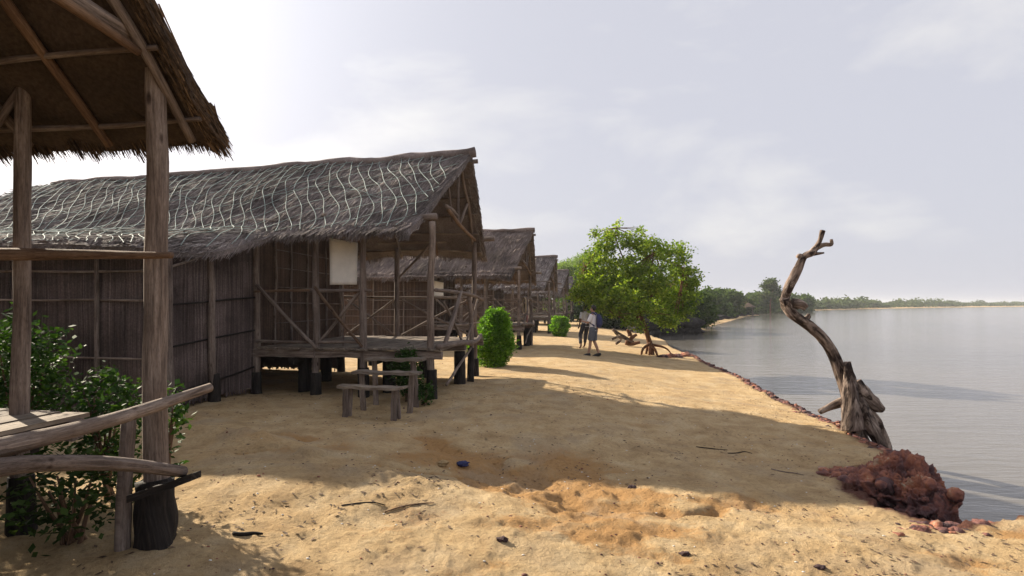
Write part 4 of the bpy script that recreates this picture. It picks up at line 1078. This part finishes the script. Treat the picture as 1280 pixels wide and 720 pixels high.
edge_run([(3.55, 5.0), (3.95, 5.1), (4.6, 5.33), (5.6, 5.45), (7.2, 5.05)], 520, .025, .075, spread=.045)
edge_run([(3.3, 4.95), (3.9, 5.0), (4.2, 5.1)], 60, .012, .035, spread=.08, zoff=.01)
edge_run([(3.75, 6.78), (4.3, 7.0)], 30, .03, .08, spread=.07, zoff=.02)
edge_run([(5.6, 21.2), (6.3, 21.9), (7.0, 22.5)], 60, .05, .11, spread=.1, zoff=.05)
tag(ed.build('rock_edging', M['laterite']), 'crumbling dark red laterite rubble along the edge of the bank', 'rubble', kind='stuff')
M['rock_dark'] = mat_plain('dark_wet_rock', (0.020, 0.017, 0.016), .8, .6, 4, 1.0, .15)
dk = MB()
for k in range(150):
    t = random.random(); X = 9.3+6.7*t; Y = np.interp(X, [9.3, 10.5, 14.6, 16.2], [41, 45, 47, 50])
    r_ = random.uniform(.3, .75)
    rock(dk, (X+random.uniform(-.4, .4), Y+random.uniform(-.1, 1.4), -.9+random.random()*1.15), (r_*1.3, r_, r_*.7), 2, .4, 1.5)
for k in range(260):
    t = random.random(); X = 17+38*t; Y = np.interp(X, [17, 27, 38, 47, 55], [60, 80, 102, 120, 132])
    rock(dk, (X+random.uniform(-.5, .8), Y+random.uniform(-.5, 1.5), -.75+.3*random.random()), (random.uniform(.8, 2), 1, random.uniform(.25, .5)), 2, .4, 1.5)
tag(dk.build('dark_rock_bank', M['rock_dark']), 'bank of dark wet rocks jutting into the cove below the trees', 'rocks', kind='stuff')

# driftwood near the bank tree
def drift(name, parts, label, mat='dead', cat='driftwood', rad=.05, Y=25):
    b0 = tp(parts[0][0][0], parts[0][0][1], Y); b0[2] = H(b0[0], b0[1])
    t = empty(name, tuple(b0)); tag(t, label, cat)
    for k, pts in enumerate(parts):
        mb = MB(); tube(mb, [tp(px, py, Y+.1*k)-b0 for px, py in pts], [rad, rad*.8, rad*.5], 8, 14, .01, .25); mb.build('bough', M[mat], t)
drift('fallen_branch', [[(765, 424), (775, 421), (790, 428)], [(766, 412), (778, 419), (792, 427)], [(770, 430), (776, 424), (768, 415)]], 'pale fallen branch lying on the sand beyond the walkers', rad=.07, Y=27)
drift('root_tangle', [[(788, 420), (787, 416), (784, 412)], [(786, 428), (790, 422), (796, 418)], [(782, 428), (790, 430), (800, 428)]], 'dark tangled root stump left of the bright tree trunk', 'bark', 'stump', rad=.12, Y=27)

# small thatched shelter on the spit
sx, sy_ = fx_(931, 125), 125.0
sh = empty('thatched_shelter', (sx, sy_, H(sx, sy_))); tag(sh, 'tiny round thatched shelter on the spit below the thin tree', 'shelter')
mb = MB(); n = 20; V = [(0, 0, 3.0)]+[(2.3*math.cos(k/n*6.283), 2.3*math.sin(k/n*6.283), 1.6+.1*math.sin(k*3)) for k in range(n)]
mb.add(V, [[0, 1+k, 1+(k+1) % n] for k in range(n)]); mb.build('roof', M['thatch_gold'], sh)
for k in range(6): pole_obj('post', sh, [(1.9*math.cos(k*1.047), 1.9*math.sin(k*1.047), -.3), (1.9*math.cos(k*1.047), 1.9*math.sin(k*1.047), 1.75)], [.08, .07], 'wood', 6, 0)

# ------------------------------------------------------------------ people
M['skin'] = mat_plain('brown_skin', (0.16, 0.085, 0.055), .55, .08, 6, 0)
M['skin_tan'] = mat_plain('tanned_skin', (0.33, 0.19, 0.13), .55, .08, 6, 0)
M['hair'] = mat_plain('dark_hair', (0.015, 0.012, 0.010), .6, .3, 40, .3)
M['white_cloth'] = mat_plain('white_cotton', (0.62, 0.61, 0.64), .9, .06, 8, .2)
M['grey_cloth'] = mat_plain('grey_cotton', (0.085, 0.095, 0.115), .9, .12, 8, .2)
M['dark_cloth'] = mat_plain('dark_cotton', (0.05, 0.05, 0.06), .9, .12, 8, .2)
M['navy'] = mat_plain('navy_nylon', (0.020, 0.025, 0.085), .6, .2, 10, .2)
M['black_shoe'] = mat_plain('black_shoe', (0.014, 0.013, 0.014), .6, .3, 12, .1)
M['eye'] = mat_plain('eye_white', (.5, .5, .48), .3, .02, 4, 0)

def person(loc, rz, label, skin, shirt, pants, short, J, shoe, backpack=False, trouser_to=None):
    t = empty('person', loc, rz); tag(t, label, 'person')
    v, e, r = [], [], []
    def chain(start, pts):
        prev = start
        for (p, q) in pts:
            v.append(p); r.append(q); k = len(v)-1
            if prev is not None: e.append((prev, k))
            prev = k
        return prev
    pel = chain(None, [((0, 0, .94), .115)])
    ch = chain(pel, [((0, .0, 1.08), .11), ((0, .0, 1.25), .125), ((0, -.01, 1.38), .10)])
    nk = chain(ch, [((0, 0, 1.46), .052), ((0, .012, 1.52), .055)])
    hd = chain(nk, [((0, .02, 1.58), .088), ((0, .01, 1.65), .080), ((0, 0, 1.69), .045)])
    for sd in ('l', 'r'):
        s_ = -1 if sd == 'l' else 1
        el, ha = J['elbow_'+sd], J['hand_'+sd]
        w_ = chain(ch, [((s_*.10, -.01, 1.41), .062), ((s_*.19, -.01, 1.39), .055), (tuple((np.array((s_*.19, -.01, 1.39))+np.array(el))/2), .046), (el, .040), (tuple(np.array(el)*.35+np.array(ha)*.65), .032), (ha, .026)])
        d = np.array(ha)-np.array(el); d /= np.linalg.norm(d); sv = np.cross(d, (0, 0, 1.0) if abs(d[2]) < .8 else (1.0, 0, 0)); sv /= np.linalg.norm(sv); nv = np.cross(sv, d)
        palm = chain(w_, [(tuple(np.array(ha)+d*.045), .027)])
        for q in range(4):
            o_ = (q-1.5)*.020; ln = (.062, .072, .068, .052)[q]
            chain(palm, [(tuple(np.array(ha)+d*.075+sv*o_), .010), (tuple(np.array(ha)+d*(.075+ln*.55)+sv*o_*1.05-nv*.008), .009), (tuple(np.array(ha)+d*(.075+ln*.95)+sv*o_*1.05-nv*.026), .008)])
        chain(w_, [(tuple(np.array(ha)+d*.03+sv*.034), .012), (tuple(np.array(ha)+d*.065+sv*.05-nv*.01), .010), (tuple(np.array(ha)+d*.09+sv*.05-nv*.02), .008)])
        kn, an = J['knee_'+sd], J['ankle_'+sd]
        fd = J.get('foot_'+sd, (0, 1, -.35))
        chain(pel, [((s_*.09, 0, .88), .088), (tuple((np.array((s_*.09, 0, .88))+np.array(kn))/2), .075), (kn, .056), (tuple(np.array(kn)*.6+np.array(an)*.4+np.array((0, -.015, 0))), .056), (an, .038), (tuple(np.array(an)+np.array(fd)*.10+np.array((0, 0, -.03))), .034), (tuple(np.array(an)+np.array(fd)*.17+np.array((0, 0, -.035))), .026)])
    me = bpy.data.meshes.new('body'); me.from_pydata(v, e, []); me.materials.append(M[skin])
    b = bpy.data.objects.new('body', me); C.objects.link(b); b.parent = t
    sk = b.modifiers.new('skin', 'SKIN'); sk.use_smooth_shade = True
    for k, sv_ in enumerate(me.skin_vertices[0].data): sv_.radius = (r[k], r[k]); sv_.use_root = (k == 0)
    ss = b.modifiers.new('sub', 'SUBSURF'); ss.levels = 2; ss.render_levels = 2
    def part(name, fn, mat):
        mb = MB(); fn(mb); return mb.build(name, M[mat], t)
    def shirt_fn(mb):
        tube(mb, [(0, .0, .86), (0, .0, 1.05), (0, 0, 1.25), (0, -.01, 1.40), (0, 0, 1.455)], [.128, .120, .130, .105, .055], 20, 24, 0, .05, flat=1.35)
        for sd, s_ in (('l', -1), ('r', 1)):
            el = np.array(J['elbow_'+sd]); sh = np.array((s_*.15, -.01, 1.40)); tube(mb, [sh, sh*.45+el*.55, sh*.15+el*.85], [.078, .07, .062], 14, 10, 0, .05)
    part('shirt', shirt_fn, shirt)
    def pants_fn(mb):
        tube(mb, [(0, 0, .80), (0, 0, .90), (0, 0, 1.0)], [.115, .128, .118], 20, 8, 0, .04, flat=1.35)
        for sd, s_ in (('l', -1), ('r', 1)):
            kn, an = np.array(J['knee_'+sd]), np.array(J['ankle_'+sd]); hp = np.array((s_*.09, 0, .90))
            if short: tube(mb, [hp, hp*.5+kn*.5, hp*.08+kn*.92], [.110, .108, .098], 16, 12, 0, .05)
            else: tube(mb, [hp, hp*.5+kn*.5, kn, kn*.3+an*.7], [.10, .09, .075, .06], 16, 18, 0, .05)
    part('shorts' if short else 'trousers', pants_fn, pants)
    def hair_fn(mb):
        v0, f0 = ico(3); keep = (v0[:, 2] > -.1) | (v0[:, 1] < -.15); V = v0*np.array([.094, .105, .108])*(1.0+.04*fbm(v0[:, 0]*4, v0[:, 1]*4, v0[:, 2]*4))[:, None]
        V[:, 1] = np.where((V[:, 1] > .05) & (V[:, 2] < .05), .05, V[:, 1])
        mb.add(V+np.array([0, -.006, 1.640]), f0)
    part('hair', hair_fn, 'hair')
    def face_fn(mb):
        for s_ in (-1, 1): v0, f0 = ico(2); mb.add(v0*np.array([.014, .008, .009])+np.array([s_*.032, .094, 1.60]), f0)
    part('eyes', face_fn, 'eye')
    def nose_fn(mb):
        tube(mb, [(0, .09, 1.605), (0, .112, 1.575), (0, .098, 1.565)], [.009, .014, .010], 8, 6, 0, 0)
        for s_ in (-1, 1): v0, f0 = ico(2); mb.add(v0*np.array([.010, .020, .032])+np.array([s_*.088, .01, 1.59]), f0)
        tube(mb, [(-.024, .092, 1.54), (0, .102, 1.54), (.024, .092, 1.54)], [.005, .007, .005], 6, 6, 0, 0)
    part('features', nose_fn, skin)
    for sd in ('l', 'r'):
        an = np.array(J['ankle_'+sd]); fd = np.array(J.get('foot_'+sd, (0, 1, -.35))); 
        if shoe:
            mb = MB(); tube(mb, [an+fd*-.07+np.array((0, 0, -.045)), an+np.array((0, 0, -.035)), an+fd*.1+np.array((0, 0, -.03)), an+fd*.22+np.array((0, 0, -.03))], [.045, .062, .058, .036], 14, 14, 0, .05); mb.build('shoe', M[shoe], t)
    if backpack:
        def bp(mb): tube(mb, [(0, -.19, .98), (0, -.22, 1.10), (0, -.22, 1.28), (0, -.18, 1.42)], [.06, .095, .09, .05], 16, 20, 0, .06, flat=1.5)
        part('backpack', bp, 'navy')
        def stp(mb):
            for s_ in (-1, 1): tube(mb, [(s_*.10, -.14, 1.40), (s_*.11, -.03, 1.475), (s_*.12, .11, 1.36), (s_*.15, .11, 1.2), (s_*.14, -.10, 1.02)], .018, 8, 24, 0, 0, flat=1.4)
        part('backpack_strap', stp, 'navy')
    return t
xa, ya = fx_(741.5, 19.4), 19.4
person((xa, ya, H(xa, ya)), R(62), 'person in white shirt and grey shorts with navy backpack and black shoes on the sand', 'skin_tan', 'white_cloth', 'grey_cloth', True,
    dict(elbow_l=(-.24, .10, 1.13), hand_l=(-.10, .32, 1.18), elbow_r=(.28, -.12, 1.12), hand_r=(.26, -.04, .88), knee_l=(-.11, .06, .50), ankle_l=(-.13, .13, .085), knee_r=(.10, .0, .49), ankle_r=(.12, -.16, .085)), 'black_shoe', True)
xb, yb = fx_(731.5, 22.6), 22.6
person((xb, yb, H(xb, yb)), R(25), 'person in pale shirt and dark trousers, half hidden by the one with backpack', 'skin', 'white_cloth', 'dark_cloth', False,
    dict(elbow_l=(-.25, -.06, 1.13), hand_l=(-.24, .06, .90), elbow_r=(.26, .04, 1.13), hand_r=(.22, .20, .95), knee_l=(-.18, .08, .50), ankle_l=(-.30, -.16, .085), knee_r=(.10, .12, .52), ankle_r=(.11, .22, .085)), None)

# ------------------------------------------------------------------ litter on the sand
mb = MB()
YY = 2.6+rng.random(1500)**1.6*14; XX = rng.uniform(-3.2, 5, 1500)*(.4+YY/9); ok = shore_dist(XX, YY) > .15; XX, YY = XX[ok], YY[ok]; ZZ = height(XX, YY)
for X, Y, z_ in zip(XX, YY, ZZ):
    r_ = random.uniform(.003, .010)*(1 if random.random() < .95 else 1.8)
    rock(mb, (X, Y, z_+r_*.2), (r_*1.3, r_, r_*.7), 1, .3, 1.5)
tag(mb.build('pebbles', M['laterite']), 'scattered tiny red and grey pebbles on the sand', 'pebbles', kind='stuff')
M['leaf_dry'] = mat_plain('dry_litter', (0.10, 0.065, 0.04), .9, .5, 20, .2)
mb = MB()
n = 5000; Y = 2.6+rng.random(n)**1.5*12; X = rng.uniform(-3.4, 4.6, n)*(.4+Y/9)
cl = (fbm(X*1.1, Y*1.1, oct=3, seed=77) > .18) | (rng.random(n) < .12) | (np.minimum(pl_dist(X, Y, GULLY), pl_dist(X, Y, RILL)) < .15); X, Y = X[cl], Y[cl]; ok = shore_dist(X, Y) > .2; X, Y = X[ok], Y[ok]
leaf_quads(mb, np.stack([X, Y, height(X, Y)+.006], 1), .026, 3.0, 1.8)
tag(mb.build('leaf_litter', M['leaf_dry'], smooth=False), 'brown bits of dry leaf and bark strewn over the sand', 'litter', kind='stuff')
mb = MB(); n = 160; Y = 2.8+rng.random(n)**1.4*7; X = rng.uniform(-3, 3.5, n)*(.4+Y/9); ok = shore_dist(X, Y) > .3; X, Y = X[ok], Y[ok]; Z = height(X, Y)
for x_, y_, z_ in zip(X, Y, Z): rock(mb, (x_, y_, z_+.003), (.011*random.uniform(.5, 1.5), .008, .005), 1, .3, 1.5)
M['shell'] = mat_plain('white_shell', (.62, .60, .56), .6, .1, 9, 0)
tag(mb.build('shell_bits', M['shell']), 'small white shell fragments scattered on the sand', 'shells', kind='stuff')
def twig(px, py, ln, ang, r_, label, mat='wood_dark'):
    for Yt in np.linspace(3, 20, 400):
        X = fx_(px, Yt)
        if EYE+(380-py)/FPX*Yt <= H(X, Yt): break
    c, s_ = math.cos(ang), math.sin(ang); pts = []
    for f in (-.5, -.15, .2, .5):
        x_, y_ = X+c*ln*f, Yt+s_*ln*f+random.uniform(-.02, .02)
        pts.append((x_-X, y_-Yt, H(x_, y_)+r_*.8-H(X, Yt)))
    mb = MB(); tube(mb, pts, [r_, r_*1.1, r_*.6], 7, 14, .0, .25); o = mb.build('twig', M[mat]); o.location = (X, Yt, H(X, Yt))
    tag(o, label, 'twig', 'twigs on the sand')
twig(512, 633, .42, .45, .006, 'thin straight twig on the sunlit sand in front of the bench steps', 'wood_warm')
twig(890, 562, .40, -.25, .006, 'dark stick on the shaded sand left of the rock outcrop')
twig(925, 566, .35, .1, .006, 'dark stick nearest to the rock outcrop')
twig(310, 670, .20, .3, .014, 'short curled piece of bark at the lower left')
twig(455, 630, .35, .25, .006, 'dark twig at the foot of the small sand hummock')
twig(985, 592, .35, -.5, .006, 'thin pale twig on the sunny sand before the outcrop', 'wood')
def clod(px, py, r_, label, name='dirt_clod', mat='ground', cat='clod'):
    for Yt in np.linspace(3, 20, 400):
        X = fx_(px, Yt)
        if EYE+(380-py)/FPX*Yt <= H(X, Yt): break
    mb = MB(); rock(mb, (0, 0, r_*.25), (r_*1.4, r_, r_*.6), 3, .5, 2.0, .10); o = mb.build(name, M[mat]); o.location = (X, Yt, H(X, Yt)); tag(o, label, cat)
clod(578, 583, .055, 'crumpled bluish black plastic bag on the shaded sand', 'crumpled_bag', 'navy', 'bag')
clod(554, 581, .05, 'dark lump of earth just left of the crumpled bag')
clod(790, 610, .03, 'dark lump standing on the stained sand at centre', mat='laterite')
clod(628, 678, .03, 'low brown lump at the bottom edge, below the stained sand', mat='laterite')
clod(856, 695, .03, 'red brown lump in the lower centre right', mat='laterite')
clod(1025, 712, .03, 'dark red lump at the bottom of the picture right of centre', mat='laterite')
# white slipped sack cloth in the notch

# ------------------------------------------------------------------ the air
hm_ = bpy.data.materials.new('haze'); hm_.use_nodes = True; hn = hm_.node_tree; hn.nodes.clear()
ho = hn.nodes.new('ShaderNodeOutputMaterial'); hv = hn.nodes.new('ShaderNodeVolumePrincipled')
hv.inputs['Color'].default_value = (0.93, 0.95, 1.0, 1); hv.inputs['Density'].default_value = 0.00042; hv.inputs['Anisotropy'].default_value = 0.3
hn.links.new(hv.outputs[0], ho.inputs['Volume'])
mb = MB(); slab(mb, (500, 500, 5.0), (2200, 0, 0), (0, 2200, 0), (0, 0, 10.5)); hz = mb.build('haze', hm_, smooth=False); hz['kind'] = 'stuff'; hz['label'] = 'thin pale haze in the air over the lagoon'; hz['category'] = 'haze'
